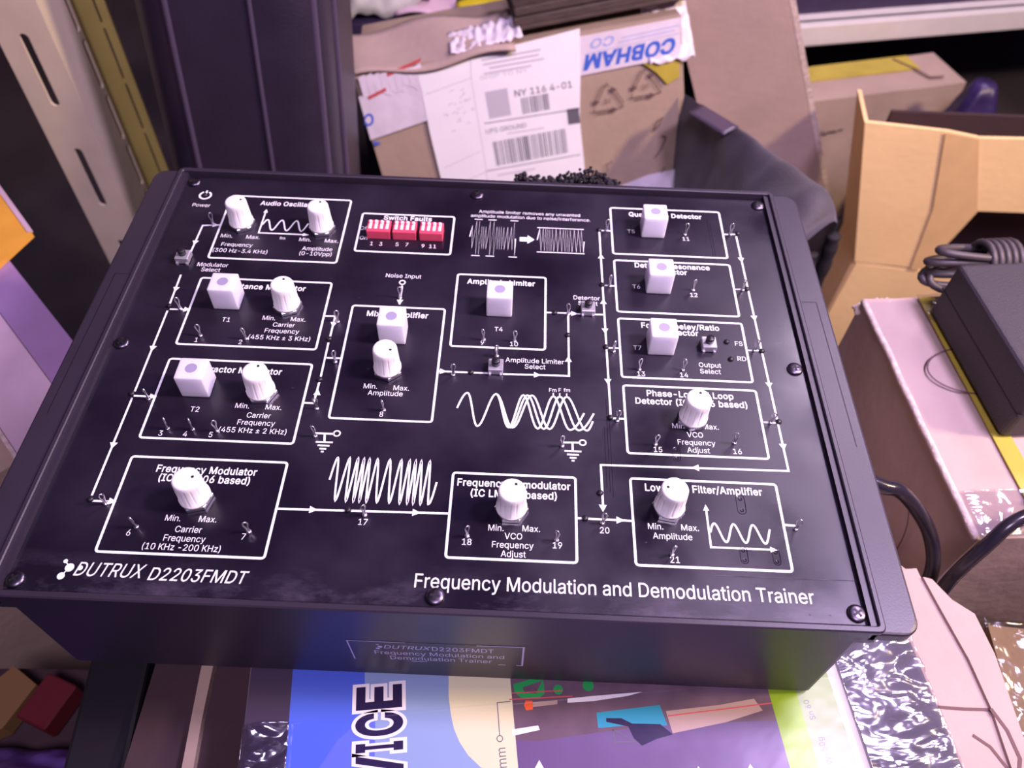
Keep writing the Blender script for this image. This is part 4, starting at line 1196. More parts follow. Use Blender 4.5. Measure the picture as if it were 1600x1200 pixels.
# --- name plate on the front of the case
npb = MB()
TF = face_T((0, -0.1145, 0), (1, 0, 0), (0, 0, 1)) @ MM
npb.box((-1.0, 27.6, 0.06), (64.5, 19.6, 0.12), TF)
npb.m = 1
npb.stroke([(-32.6, 18.2), (-33.2, 37.2), (-12, 37.2)], 0.45, 0.16, T=TF)
npb.stroke([(14, 37.3), (31.2, 37.6), (31.2, 18.2), (29, 18.2)], 0.7, 0.16, T=TF)
npb.stroke([(-11, 18.1), (-5, 18.1)], 0.5, 0.16, T=TF)
npb.stroke([(22, 18.1), (25, 18.1)], 0.5, 0.16, T=TF)
put_text(npb, 'DUTRUX', -11.6, 32.4, 5.0, 0.16, 0, width=17.5, shear=0.25, T=TF)
for x, y, r in ((-21.6, 32.3, 0.9), (-22.4, 34.2, 0.5), (-22.6, 30.4, 0.8)):
    npb.disc(x, y, r, 0.16, T=TF)
put_text(npb, 'D2203FMDT', 8.9, 32.2, 5.4, 0.16, 0.004, width=22.8, T=TF)
put_text(npb, 'Frequency Modulation and', 0, 26.4, 5.2, 0.16, 0, width=48.5, T=TF)
put_text(npb, 'Demodulation Trainer', 0.4, 21.2, 5.2, 0.16, 0, width=38.5, T=TF)
npb.build('name_plate', [M['case'], M['plate_ink']], trainer)

# ------------------------------------------------------------------ what the trainer stands on
KO, KR = Vector((0.06, -0.115, 0)), math.radians(7.2)
kit = thing('tool_kit_box', 'flat printed tool kit box in shrink wrap under the black trainer', 'box', KO, (0, 0, KR))
kb = MB()
kb.from_bm(lumpy(0.272, 0.235, 0.0272, (14, 12, 3), 0.0004, 20, seed=3), Matrix.Translation((0, 0.0175, -0.028)))
kb.build('box_body', M['kit_grey'], kit)
KI = (Matrix.Translation(KO) @ Matrix.Rotation(KR, 4, 'Z')).inverted()


def K(x, y):
    p = KI @ Vector((x / 1000, y / 1000, 0))
    return (p.x * 1000, p.y * 1000)


lid = MB()
mats = ['kit_blue', 'kit_blue2', 'kit_teal', 'kit_cream', 'kit_photo', 'kit_lime', 'kit_palegreen', 'kit_white', 'kit_navy', 'kit_green', 'kit_orange', 'kit_tool', 'kit_tan', 'metal', 'ink_red', 'ink_grey', 'black', 'kit_photo_lit', 'kit_strip', 'kit_dark']
MI = {n: i for i, n in enumerate(mats)}


def ink(n, poly, z):
    lid.m = MI[n]
    lid.flat(poly, z, MM)


YB, YT = -97.0, 60.0      # box-local front and back of the printed lid
ink('kit_blue', [(-119, YB), (-86, YB), (-86, YT), (-119, YT)], 0.02)
ink('kit_teal', [(-86, YB), (-32.5, YB), (-32.5, YT), (-86, YT)], 0.02)
ink('kit_blue2', [(-113 + 6 * math.cos(a) * 0, 0) for a in ()] or [(-112, YB), (-86, YB), (-86, -6), (-92, -6), (-100, -12), (-107, -22), (-111, -36)], 0.04)
ink('kit_teal', [(-86, YT), (-92, YT), (-90, 0), (-87, -5), (-82, -10), (-82, YT)], 0.05)
arc = [K(17.3, -147.1), K(12.2, -143), K(8.5, -138.3), K(6.0, -133.5), K(4.4, -128.2), K(3.0, -121.5), K(2.5, -114.9)]
lx, ly = arc[0]
ink('kit_cream', [(-32.5, YT), (arc[-1][0] - 1, YT)] + arc[::-1] + [(-32.5, ly - 3)], 0.04)
ink('kit_photo', [(-32.5, YB), (70, YB), (70, YT), (-32.5, YT)], 0.02)
ink('kit_photo_lit', [(-32.5, YB), (70, YB), (70, -19.5), (20, -17.0), (-24, -19.0), (-32.5, -18.0)], 0.03)  # lamp-lit front part of the picture, its light painted into the ink
ink('kit_dark', [(-135.5, YB), (-119, YB), (-119, YT), (-135.5, YT)], 0.02)
ink('kit_lime', [(70, YB), (81, YB), (81, YT), (70, YT)], 0.03)
ink('kit_palegreen', [(81, YB), (96, YB), (96, YT), (81, YT)], 0.03)
ink('kit_strip', [(96, YB), (100.5, YB), (100.5, YT), (96, YT)], 0.03)
# big upright lettering
for ch, yw, wd in (('E', -123.1, 9.0), ('C', -133.2, 8.6), ('I', -141.4, 3.2), ('V', -149.2, 10.4), ('R', -159.5, 9.4), ('E', -169.6, 9.0), ('S', -179.4, 8.8)):
    xw = -24.2 + (-123.1 - yw) * 0.142
    x, y = K(xw, yw)
    for mname, bold, z, ww in (('kit_white', 0.105, 0.06, wd + 2.4), ('kit_navy', 0.04, 0.08, wd)):
        lid.m = MI[mname]
        put_text(lid, ch, x, y, 23.0, z, bold, PI / 2, width=ww, T=MM)
lid.m = MI['ink_grey']
lid.stroke([K(27.6, -122.6), K(22.3, -123.3), K(23.8, -135.4)], 0.35, 0.07, T=MM)
lid.ring(*K(23.9, -136.6), 1.1, 0.35, 0.07, T=MM)
put_text(lid, '150mm', *K(25.4, -147.6), 5.0, 0.07, 0.0, PI / 2, T=MM)
# pictures of tools printed on the lid
g1 = [K(28.3, -116.0), K(40, -112), K(41, -119.0), K(38.5, -121.2), K(31.5, -121.0), K(29, -119.0)]
ink('kit_green', g1, 0.06)
ink('kit_photo', [K(32, -117.0), K(40, -114), K(37.5, -119.2), K(33, -119.0)], 0.07)
for gx, gy, r in ((46.3, -117.3, 1.9), (58.3, -115.2, 2.2)):
    lid.m = MI['kit_green']
    lid.disc(*K(gx, gy), r, 0.06, T=MM)
ink('kit_orange', [K(33.4, -122.0), K(36.2, -122.0), K(36.4, -125.3), K(33.8, -125.8), K(32.9, -124)], 0.07)
ink('kit_tan', [K(36.2, -122.6), K(46.0, -121.4), K(46.0, -122.9), K(36.3, -124.4)], 0.07)
ink('kit_white', [K(50, -120.6), K(60, -119.2), K(79.7, -116.8), K(74, -118.6), K(60, -121.2), K(50, -122.2)], 0.07)
ink('kit_tool', [K(61.3, -125.5), K(86.4, -121.6), K(88.8, -129.2), K(73, -129.9), K(61.8, -131.2)], 0.07)
ink('kit_tan', [K(88.6, -123.8), K(110, -120.6), K(124.2, -117.6), K(127, -122.0), K(112, -127), K(90.6, -132.0)], 0.07)
ink('kit_navy', [K(65, -127.4), K(71, -127.2), K(75, -129.0), K(86, -128.8), K(90.6, -132.4), K(84, -134.4), K(78.4, -137.0), K(75.5, -134.5), K(73.5, -130.2), K(65, -128.8)], 0.08)
ink('kit_white', [K(28.4, -133.1), K(38.5, -131.2), K(39.2, -132.8), K(28.8, -135.4)], 0.07)
lid.m = MI['ink_red']
lid.stroke([K(28, -119.4), K(48, -117.6)], 0.5, 0.09, T=MM)
lid.stroke([K(27, -121.9), K(52, -119.6)], 0.5, 0.09, T=MM)
lid.stroke([K(89.3, -125.6), K(131, -119.0)], 0.5, 0.09, T=MM)
lid.m = MI['ink_grey']
lid.stroke([K(67.5, -131.6), K(76, -135.5), K(68, -136.2), K(67.5, -131.6)], 0.5, 0.07, T=MM)
for wx, wy in ((39.1, -146.2), (99.2, -146.0), (119.0, -144.4)):
    ink('kit_white', [K(wx, wy + 2.6), K(wx + 2.6, wy - 1.5), K(wx + 2.0, wy - 5), K(wx - 2.4, wy - 5), K(wx - 2, wy - 1)], 0.07)
lid.m = MI['black']
put_text(lid, 'Sn 60', *K(145.6, -121.0), 3.2, 0.07, 0, PI / 2 + 0.1, T=MM)
put_text(lid, 'W-50g', *K(148.6, -136.0), 3.2, 0.07, 0, PI / 2 + 0.1, T=MM)
lid.build('printed_lid', [M[n] for n in mats], kit)


def crinkle(u0, u1, v0, v1, amp):
    def fn(u, v):
        x, y = u0 + (u1 - u0) * u, v0 + (v1 - v0) * v
        side = max(0.0, min(1.0, (abs(x - 0.02) - 0.07) / 0.04))
        a = amp * (0.12 + side)
        q = Vector((x * 45 + y * 20, y * 95, 0.3))
        h = abs(noise.noise(q)) + 0.5 * abs(noise.noise(q * 2.3)) + 0.35 * noise.noise(Vector((x * 30, y * 25, 2)))
        edge = 0.0
        if x > 0.1345:
            a *= max(0.0, (0.1362 - x) / 0.0017)
        if x < -0.134:
            a *= max(0.0, (x + 0.1362) / 0.0022)
        return (x, y, 0.0009 + a * h - edge)
    return fn


sheet(crinkle(-0.1185, 0.100, -0.1, -0.004, 0.0016), 90, 60, 0.00012).build('shrink_wrap', M['film_kit'], kit)
o = sheet(crinkle(-0.1362, -0.1186, -0.1, -0.004, 0.0040), 40, 120, 0.00012).build('wrap_edge', M['film_crinkle'], kit)
o['label'] = 'crinkled clear wrap at the dark box end'
o = sheet(crinkle(0.1004, 0.1362, -0.1, 0.062, 0.0050), 60, 130, 0.00012).build('wrap_edge', M['film_crinkle'], kit)
o['label'] = 'crinkled clear wrap at the box end'

# carton under the kit
car = thing('carton', 'torn pale cardboard carton carrying the shrink-wrapped tool kit', 'carton', (0.06, -0.1, FLOOR_Z))
HC = -0.0285 - FLOOR_Z
CT = Matrix.Translation((-0.06, 0.1, 0))
cb = MB()
top = [(0.012, -0.30), (0.240, -0.30), (0.2395, -0.078), (0.2300, -0.062), (0.2225, -0.050), (0.2215, -0.044), (0.2160, -0.0445), (0.2120, -0.0405), (0.206, -0.040), (0.185, 0.09), (0.012, 0.09)]
cb.prism(top, 0, HC, CT)
cb.build('carton_body', M['kraft_pink'], car)
fl = MB()
fl.prism([(0.2225, -0.049), (0.2265, -0.050), (0.2330, -0.060), (0.2415, -0.0665), (0.2445, -0.085), (0.2455, -0.30), (0.2375, -0.30), (0.2350, -0.110), (0.2320, -0.088), (0.2265, -0.066)], HC - 0.004, HC + 0.0016, CT)
fl.build('flap', M['kraft_pink'], car)
ln = MB()
ln.stroke([(0.2125, -0.1090), (0.2240, -0.1094), (0.2345, -0.1092)], 0.0014, HC + 0.0002, T=CT)
ln.build('pen_line', M['ink_brown'], car)
ln = MB()
ln.stroke([(0.2345, -0.1092), (0.2385, -0.1180), (0.2400, -0.1290), (0.2370, -0.136)], 0.0016, HC + 0.0018, T=CT)
ln.build('pen_curve', M['ink_brown'], car)
ln = MB()
ln.stroke([(0.2240, -0.120), (0.2300, -0.1245), (0.2345, -0.133)], 0.0014, HC + 0.0002, T=CT)
ln.build('pen_marks', M['ink_brown'], car)

car2 = thing('carton', 'added carton with trainer shade in its brown colour under the left end of the tool kit box', 'carton', (-0.055, -0.1, FLOOR_Z))  # added beside the pale carton; its dark colour carries the trainer's shade
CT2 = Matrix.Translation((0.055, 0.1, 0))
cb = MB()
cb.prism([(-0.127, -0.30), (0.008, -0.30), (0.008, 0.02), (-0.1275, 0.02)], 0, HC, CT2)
cb.build('carton_body', M['kraft_brown_shaded'], car2)  # body of the added carton, trainer's shade in its colour
fl = MB()
rg = [(-0.1065, -0.075), (-0.1015, -0.075), (-0.1005, -0.108), (-0.0995, -0.128), (-0.0975, -0.150), (-0.0965, -0.20), (-0.1015, -0.20), (-0.1022, -0.150), (-0.1040, -0.128), (-0.1055, -0.108)]
fl.prism(rg, HC - 0.002, HC + 0.0045, CT2)
fl.build('added_torn_flap', M['kraft'], car2)
# ------------------------------------------------------------------ left foreground
bx = MB()
bx.rbox((0, 0, 0.2175), (0.026, 0.095, 0.435), 0.002, 2)
o = bx.build('black_case', M['black'])
o.location = (-0.1435, -0.132, FLOOR_Z)
o.rotation_euler = (0, 0, 0.10)
tag(o, 'narrow black upright case at the lower left edge of the carton', 'case')

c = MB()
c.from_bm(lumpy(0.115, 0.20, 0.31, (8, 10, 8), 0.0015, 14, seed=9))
o = c.build('carton', M['kraft_brown_shaded'])
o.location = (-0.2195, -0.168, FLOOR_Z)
tag(o, 'low brown carton in the dark lower left corner', 'carton')
LT = FLOOR_Z + 0.312
c = MB()
c.prism([(0.000, 0.000), (0.017, -0.010), (0.008, -0.034), (-0.016, -0.046), (-0.020, -0.026)], 0, 0.012)
o = c.build('yellow_carton', M['yellow_card'])
o.location = (-0.2580, -0.0710, LT)
tag(o, 'small folded yellow-brown card lying in the lower left corner', 'card')
c = MB()
c.rbox((0, 0, 0.008), (0.020, 0.026, 0.016), 0.001, 1)
o = c.build('red_box', M['red_card'])
o.location = (-0.2300, -0.0905, LT)
o.rotation_euler = (0, 0, -0.35)
tag(o, 'small dark red box beside the yellow card', 'box')


def pl_bag(u, v):
    x, y = -0.046 + 0.092 * u, -0.055 + 0.11 * v
    e = min(u, 1 - u, v, 1 - v)
    h = 0.030 * min(1, e * 5) ** .6
    q = Vector((x * 30 + y * 20, y * 90, 1.7))
    return (x, y, 0.002 + h + 0.006 * abs(noise.noise(q)) + 0.004 * noise.noise(q * 2.7))


o = sheet(pl_bag, 50, 50, 0.0005).build('plastic_bag', M['bag_violet'])
o.location = (-0.221, -0.168, LT)
tag(o, 'crinkled violet plastic bag in the lower left corner', 'bag')

# ------------------------------------------------------------------ left side
LC = thing('carton', 'brown carton with violet and lilac tape at the left of the trainer', 'carton', (-0.350, 0.0416, FLOOR_Z), (0, 0, -PI / 4))
c = MB()
HL = -0.05 - FLOOR_Z
c.from_bm(lumpy(0.20, 0.22, HL, (12, 10, 10), 0.0012, 10, seed=21))
c.build('carton_body', M['kraft'], LC)
t = MB()
t.box((0, 0.099, HL + 0.0016), (0.20, 0.023, 0.0012))
t.build('violet_tape', M['tape_violet'], LC)
t = MB()
t.box((0, 0.070, HL + 0.0016), (0.20, 0.034, 0.0012))
t.build('lilac_tape', M['tape_lilac'], LC)
t = MB()
t.box((0, 0.0515, HL + 0.0012), (0.20, 0.0022, 0.002))
t.build('fold_ridge', M['flute'], LC)
oc = MB()
oc.prism([(0, 0), (-0.058, 0.0635), (-0.14, 0.034), (-0.11, -0.075), (-0.011, -0.036)], 0, 0.004)
oc.m = 1
oc.prism([(0.0006, 0.0008), (-0.058, 0.0650), (-0.0605, 0.0628), (-0.003, 0.0)], 0.0035, 0.0046)
o = oc.build('orange_card', [M['orange_card'], M['tape_lilac']])
o.location = (-0.3045, 0.1830, HL + FLOOR_Z + 0.0025)
tag(o, 'orange card corner at the left picture edge, lying on the taped carton', 'card')


# slotted steel uprights
def holed(outline, holes, thick, T):
    """flat plate with slots cut right through it"""
    vs, es = [], []
    for lp in [outline] + holes:
        o_ = len(vs)
        vs += [Vector(p) for p in lp]
        es += [(o_ + i, o_ + (i + 1) % len(lp)) for i in range(len(lp))]
    v2, e2, f2, *_ = delaunay_2d_cdt(vs, es, [], 0, 1e-7)

    def inside(p, lp):
        r = False
        for i in range(len(lp)):
            (x0, y0), (x1, y1) = lp[i], lp[(i + 1) % len(lp)]
            if (y0 > p[1]) != (y1 > p[1]) and p[0] < (x1 - x0) * (p[1] - y0) / (y1 - y0) + x0:
                r = not r
        return r
    mb = MB()
    keep = []
    for f in f2:
        c_ = sum((v2[i] for i in f), Vector((0, 0))) / len(f)
        if inside(c_, outline) and not any(inside(c_, h) for h in holes):
            keep.append(tuple(f))
    n = len(v2)
    V = [(p.x, p.y, 0) for p in v2] + [(p.x, p.y, -thick) for p in v2]
    F = list(keep) + [tuple(i + n for i in reversed(f)) for f in keep]
    cnt = {}
    for f in keep:
        for i in range(len(f)):
            e = (f[i], f[(i + 1) % len(f)])
            cnt[e] = 1
    for (a, b_) in list(cnt):
        if (b_, a) not in cnt:
            F.append((b_, a, a + n, b_ + n))
    mb.add(V, F, T)
    return mb


def slot(cx, cz0, cz1, r, n=6):
    return [(cx + r * math.cos(PI + PI * i / n), cz0 + r + r * math.sin(PI + PI * i / n)) for i in range(n + 1)] + [(cx + r * math.cos(PI * i / n), cz1 - r + r * math.sin(PI * i / n)) for i in range(n + 1)]


up = thing('slotted_upright', 'cream slotted steel upright of a rack, nearer of the two', 'rack upright', (-0.332, 0.343, FLOOR_Z))
HU = 0.80
zs = [z - FLOOR_Z for z in (0.310, 0.210, 0.110, 0.008, -0.093, -0.195, -0.297)]
m = holed([(-0.0425, 0), (0, 0), (0, HU), (-0.0425, HU)], [slot(-0.0215, z - 0.061, z, 0.0036) for z in zs], 0.0022, face_T((0, 0, 0), (1, 0, 0), (0, 0, 1)))
m.build('front_flange', M['rack'], up)
zs = [0.33 - 0.0495 * k - FLOOR_Z for k in range(15)]
m = holed([(0.0023, 0), (0.043, 0), (0.043, HU), (0.0023, HU)], [slot(0.0385, z - 0.043, z, 0.003) for z in zs if z > 0.06], 0.0022, face_T((0, 0, 0), (0, 1, 0), (0, 0, 1)))
m.build('side_flange', M['rack'], up)
up2 = thing('slotted_upright', 'olive yellow steel upright just behind the cream slotted one', 'rack upright', (-0.347, 0.400, FLOOR_Z))
m = holed([(0, 0), (0.034, 0), (0.034, HU), (0, HU)], [slot(0.0255, z - 0.046, z, 0.0011) for z in zs if z > 0.06], 0.0022, face_T((0, 0, 0), (1, 0, 0), (0, 0, 1)))
m.build('front_flange', M['rack2'], up2)
m = MB()
m.box((0.001, 0.02, HU / 2), (0.002, 0.038, HU))
m.build('side_flange', M['rack2'], up2)

# tall dark padded case
tc_ = thing('padded_case', 'tall dark padded case standing behind the trainer at the left', 'case', (-0.2124, 0.3043, FLOOR_Z), (-0.1609, 0.0457, 0.0064))
c = MB()
c.smooth = True
R_ = 0.036
prof = []
for cx, cy, a0 in ((0.070 - R_, 0.070 - R_, 0), (-0.070 + R_, 0.070 - R_, PI / 2), (-0.070 + R_, -0.070 + R_, PI), (0.070 - R_, -0.070 + R_, 1.5 * PI)):
    for i in range(9):
        a = a0 + PI / 2 * i / 8
        prof.append((cx + R_ * math.cos(a), cy + R_ * math.sin(a)))
n = len(prof)
V, F = [], []
NZ = 40
for k in range(NZ + 1):
    z = 0.8 * k / NZ
    for x, y in prof:
        w_ = noise.noise(Vector((x * 22, y * 22, z * 5))) * 0.0022
        V.append((x * (1 + w_ * 8), y * (1 + w_ * 8), z))
for k in range(NZ):
    F += [(k * n + i, k * n + (i + 1) % n, (k + 1) * n + (i + 1) % n, (k + 1) * n + i) for i in range(n)]
F += [tuple(range(n - 1, -1, -1)), tuple(range(NZ * n, (NZ + 1) * n))]
c.add(V, F)
c.build('case_shell', M['vinyl'], tc_)
for x, y, r in ((-0.036, -0.0712, 0.0022), (0.022, -0.0712, 0.0018), (0.0712, -0.030, 0.0022), (0.062, -0.056, 0.0028)):
    p = MB()
    p.smooth = True
    p.tube([(x + 0.0012 * math.sin(z * 9), y, 0.005 + z) for z in [0.79 * i / 30 for i in range(31)]], r, 8)
    p.build('piping', M['vinyl_trim'], tc_)

# ------------------------------------------------------------------ the labelled carton behind
cob = thing('carton', 'battered brown carton with white shipping label and blue printed tape', 'carton', (0.0667, 0.5084, -0.4248), (-0.2002, -0.1559, 0.1561))
c = MB()
c.from_bm(lumpy(0.30, 0.15, 0.362, (16, 10, 16), 0.0016, 9, seed=5), Matrix.Translation((0, -0.035, 0)))
c.build('carton_body', M['kraft'], cob)
TC = face_T((-0.15, -0.1128, 0), (1, 0, 0), (0, 0, 1)) @ MM     # front face, mm from its lower left corner


def board(name, poly, thick, m_, lift=0.0):
    mb_ = MB()
    mb_.prism(poly, lift, lift + thick, TC)
    return mb_.build(name, m_, cob)


board('tape', [(-0.5, 303), (-0.5, 345), (60, 349), (60, 312)], 0.3, M['tape_pale'])
board('tape', [(200, 326), (297, 327), (298, 361), (200, 361)], 0.3, M['tape_pale'])
tp = MB()
random.seed(21)
for k in range(9):
    x = 4 + k * 6.4
    tp.prism([(x, 345 + random.uniform(-3, 3)), (x + 6, 344 + random.uniform(-3, 3)), (x + 6.5, 363 + random.uniform(-2, 2)), (x, 362)], 0.4 + .2 * (k % 2), 0.7 + .2 * (k % 2), TC)
tp.build('tape', M['tape_pale'], cob)
board('tape', [(228, 160), (300, 160), (299, 215), (262, 214), (232, 207)], 0.35, M['tape_pale'])
lt = MB()
put_text(lt, 'COBHAM', 249.5, 337.4, 17.5, 0.5, 0.05, PI + 0.01, width=86, shear=0.25, T=TC)
lt.m = 1
put_text(lt, 'CO', 226, 352.5, 11, 0.5, 0.03, PI, width=22, shear=0.25, T=TC)
lt.stroke([(210, 344.8), (296, 347.5)], 0.5, 0.5, T=TC)
lt.stroke([(240, 349.5), (292, 351)], 0.8, 0.5, T=TC)
lt.stroke([(244, 353), (296, 354.5)], 0.8, 0.5, T=TC)
lt.build('tape_lettering', [M['ink_blue'], M['ink_paleblue']], cob)
lt = MB()
put_text(lt, 'C', 3.0, 322.5, 15, 0.5, 0.035, PI + 0.02, shear=0.25, T=TC)
lt.flat([(1.0, 297), (9, 298), (2.0, 302)], 0.5, TC)
lt.build('tape_lettering', M['ink_blue'], cob)
# top edge: folded flap, crushed tape, red strip
fl = MB()
fl.smooth = True


def flapfn(u, v):
    x = -0.168 + 0.166 * u
    return (x, -0.111 + 0.06 * v - 0.012 * (1 - v) * u, 0.363 + 0.022 * v * (1 - 0.3 * u) + 0.004 * math.sin(u * 9 + v * 3))


sheet(flapfn, 20, 10, 0.003).build('top_flap', M['kraft_pink'], cob)
fl = MB()


def tapefn(u, v):
    x = -0.060 + 0.066 * u
    return (x, -0.113 + 0.03 * v, 0.3665 + 0.010 * v + 0.004 * noise.noise(Vector((u * 14, v * 5, 3))) + 0.004 * u)


sheet(tapefn, 50, 8, 0.0004).build('crumpled_tape', M['tape_pale'], cob)


def tapefn2(u, v):
    x = 0.118 + 0.042 * u
    return (x, -0.117 + 0.05 * v - 0.004 * noise.noise(Vector((u * 5, v * 7, 1))), 0.325 + 0.05 * (1 - v) * 0 + 0.058 * v + 0.006 * noise.noise(Vector((u * 6, v * 8, 3))))


sheet(tapefn2, 14, 24, 0.0004).build('crumpled_tape', M['tape_pale'], cob)
r = MB()
r.prism([(30, 358), (62, 366), (64, 369), (30, 361)], 0.8, 1.1, TC)
r.prism([(8, 341), (26, 346), (26, 349), (8, 344)], 0.9, 1.1, TC)
r.build('red_tape', M['ink_red'], cob)
yt = MB()
yt.prism([(262, 326.5), (296, 326.5), (296, 308), (284, 303), (274, 316)], 0.1, 0.4, TC)
yt.build('tape', M['tape_yellow'], cob)
# shipping label
lb_ = MB()
lb_.prism([(57, 200), (199, 200), (199, 285), (204, 330), (207, 368), (107, 362), (58, 358), (56, 300)], 0.5, 0.75, TC)
label = lb_.build('shipping_label', M['paper'], cob)
li = MB()
ZL = 0.85
put_text(li, 'NY 116 4-01', 168, 320.8, 8.6, ZL, 0.012, -0.02, width=54, T=TC)
put_text(li, 'UPS GROUND', 128, 290.0, 6.4, ZL, 0.0, -0.02, width=39, T=TC)
li.stroke([(108.5, 298.6), (200, 295.6)], 0.9, ZL, T=TC)
li.stroke([(102.5, 250.6), (196, 249.6)], 0.8, ZL, T=TC)
random.seed(5)


def barcode(x0, x1, y0, y1, mn, mx):
    x = x0
    while x < x1:
        w_ = random.uniform(mn, mx)
        li.flat([(x, y0), (min(x + w_, x1), y0), (min(x + w_, x1), y1), (x, y1)], ZL, TC)
        x += w_ + random.uniform(mn, mx)


barcode(146, 172, 300.5, 316, 0.5, 1.4)
barcode(113, 184, 254, 279, 0.5, 1.6)
li.m = 1
for k, (x0, x1) in enumerate(((112, 170), (113, 168), (118, 172), (112, 160))):
    li.stroke([(x0 + 4, 357 - k * 4.2), (x1, 356.4 - k * 4.2)], 1.6, ZL, T=TC)
put_text(li, 'SHIP TO NY', 134, 341, 5.0, ZL, 0, -0.02, width=44, T=TC)
li.stroke([(128, 284.5), (164, 283.5)], 1.1, ZL, T=TC)
li.stroke([(112, 244), (150, 243.5)], 1.3, ZL, T=TC)
li.stroke([(60, 336), (104, 343), (107, 362)], 0.6, ZL, T=TC)
li.stroke([(104, 343), (102, 251), (97, 200)], 0.5, ZL, T=TC)
li.stroke([(62, 262), (100, 272)], 0.5, ZL, T=TC)
li.stroke([(64, 240), (102, 250)], 0.7, ZL, T=TC)
li.flat([(114, 302), (135, 302), (135, 328), (114, 328)], ZL, TC)
for k in range(26):
    x, y = random.uniform(72, 100), random.uniform(295, 335)
    li.stroke([(x, y), (x + random.uniform(1, 4), y + random.uniform(-3, 3))], 0.7, ZL, T=TC)
li.m = 0
li.flat([(187.5, 282), (199, 281.6), (199, 297), (187.5, 297.4)], ZL, TC)
li.build('label_print', [M['ink_grey'], M['ink_faint']], label)
# recycling triangles and pen marks
mk = MB()


def recyc(cx, cy, s):
    pts3 = [(cx + s * math.cos(PI / 2 + k * 2 * PI / 3), cy + s * math.sin(PI / 2 + k * 2 * PI / 3)) for k in range(3)]
    for k in range(3):
        a, b_ = Vector(pts3[k]), Vector(pts3[(k + 1) % 3])
        d = (b_ - a)
        p0, p1 = a + d * 0.10, a + d * 0.62
        nn = Vector((-d.y, d.x)).normalized()
        for off in (0, -2.6):
            mk.stroke([p0 + nn * off, p1 + nn * off], 0.75, 0.45, T=TC)
        mk.flat([tuple(p1 + nn * 1.8), tuple(p1 + d * 0.2 - nn * 1.2), tuple(p1 - nn * 4.4)][::-1], 0.45, TC)
        a2 = pts3[k]
        mk.stroke([Vector(a2) - d * 0.0 + (Vector((cx, cy)) - Vector(a2)) * 0.14 + nn * 2.5, Vector(a2) + (Vector((cx, cy)) - Vector(a2)) * 0.02, p0], 0.9, 0.45, T=TC)


for cx_, cy_ in ((227, 298), (263.5, 305)):
    mk = MB()
    recyc(cx_, cy_, 17)
    put_text(mk, '20', cx_, cy_, 6, 0.45, 0, T=TC)
    mk.build('recycling_symbol', M['ink_brown'], cob)
mk = MB()
mk.stroke([(269.6, 260), (274, 263), (279.5, 272), (273, 268), (270, 261)], 1.2, 0.45, T=TC)
mk.stroke([(271, 232), (277, 240), (282, 251), (277, 254)], 1.0, 0.45, T=TC)
mk.stroke([(276, 214), (279.8, 219)], 1.4, 0.45, T=TC)
mk.build('pen_marks', M['ink_brown'], cob)
mk = MB()
mk.stroke([(222, 226), (221, 234), (227, 236)], 0.7, 0.45, T=TC)
mk.build('pen_marks', M['ink_brown'], cob)

# things lying on and behind the labelled carton
s_ = MB()
s_.rbox((0, 0, 0.008), (0.165, 0.10, 0.007), 0.001, 1)
s_.rbox((0.002, 0.004, 0.0155), (0.165, 0.10, 0.007), 0.001, 1)
s_.rbox((0, 0, 0.0025), (0.160, 0.10, 0.004), 0.001, 1)
o = s_.build('board_stack', M['slab'])
RC = Euler((-0.2002, -0.1559, 0.1561)).to_matrix()
o.location = Vector((0.0667, 0.5084, -0.4248)) + RC @ Vector((0.083, -0.052, 0.371))
o.rotation_euler = (-0.2002, -0.1559, 0.1561)
tag(o, 'stack of dark brown boards lying on the labelled carton', 'boards')


def wbag(u, v):
    x, y = -0.05 + 0.10 * u, -0.05 + 0.1 * v
    e = min(u, 1 - u, v, 1 - v)
    q = Vector((x * 28, y * 28, 4.2))
    return (x, y, 0.01 + 0.045 * min(1, e * 4) ** .7 + 0.018 * noise.noise(q) + 0.010 * noise.noise(q * 2.5))


o = sheet(wbag, 40, 40, 0.0005).build('plastic_bag', M['bag_white'])
o.location = (-0.150, 0.715, -0.137)
o.rotation_euler = (0.0, 0.0, 0.3)
tag(o, 'crumpled white plastic bag behind the labelled carton', 'bag')
c = MB()
c.from_bm(lumpy(0.34, 0.20, 0.33, (10, 8, 8), 0.001, 9, seed=31))
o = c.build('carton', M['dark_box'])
o.location = (-0.020, 0.772, FLOOR_Z)
o.rotation_euler = (0, 0, 0.12)
tag(o, 'dark carton hidden in shadow behind the labelled carton', 'carton')


def lil(u, v):
    return (-0.035 + 0.07 * u, -0.02 + 0.04 * v, 0.004 + 0.010 * v + 0.004 * math.sin(u * 5))


o = sheet(lil, 12, 8, 0.003).build('lilac_card', M['tape_lilac'])
o.location = (-0.095, 0.690, -0.137)
o.rotation_euler = (0.0, 0.0, 0.1)
tag(o, 'lilac card corner poking up behind the labelled carton', 'card')


def yst(u, v):
    return (-0.05 + 0.10 * u, -0.011 + 0.022 * v, 0.01 + 0.012 * u + 0.003 * math.sin(u * 7))


o = sheet(yst, 20, 4, 0.002).build('yellow_strap', M['yellow'])
o.location = (-0.010, 0.690, -0.137)
o.rotation_euler = (0.0, 0.0, 0.25)
tag(o, 'bright yellow strip lying across the top of the labelled carton', 'strip')

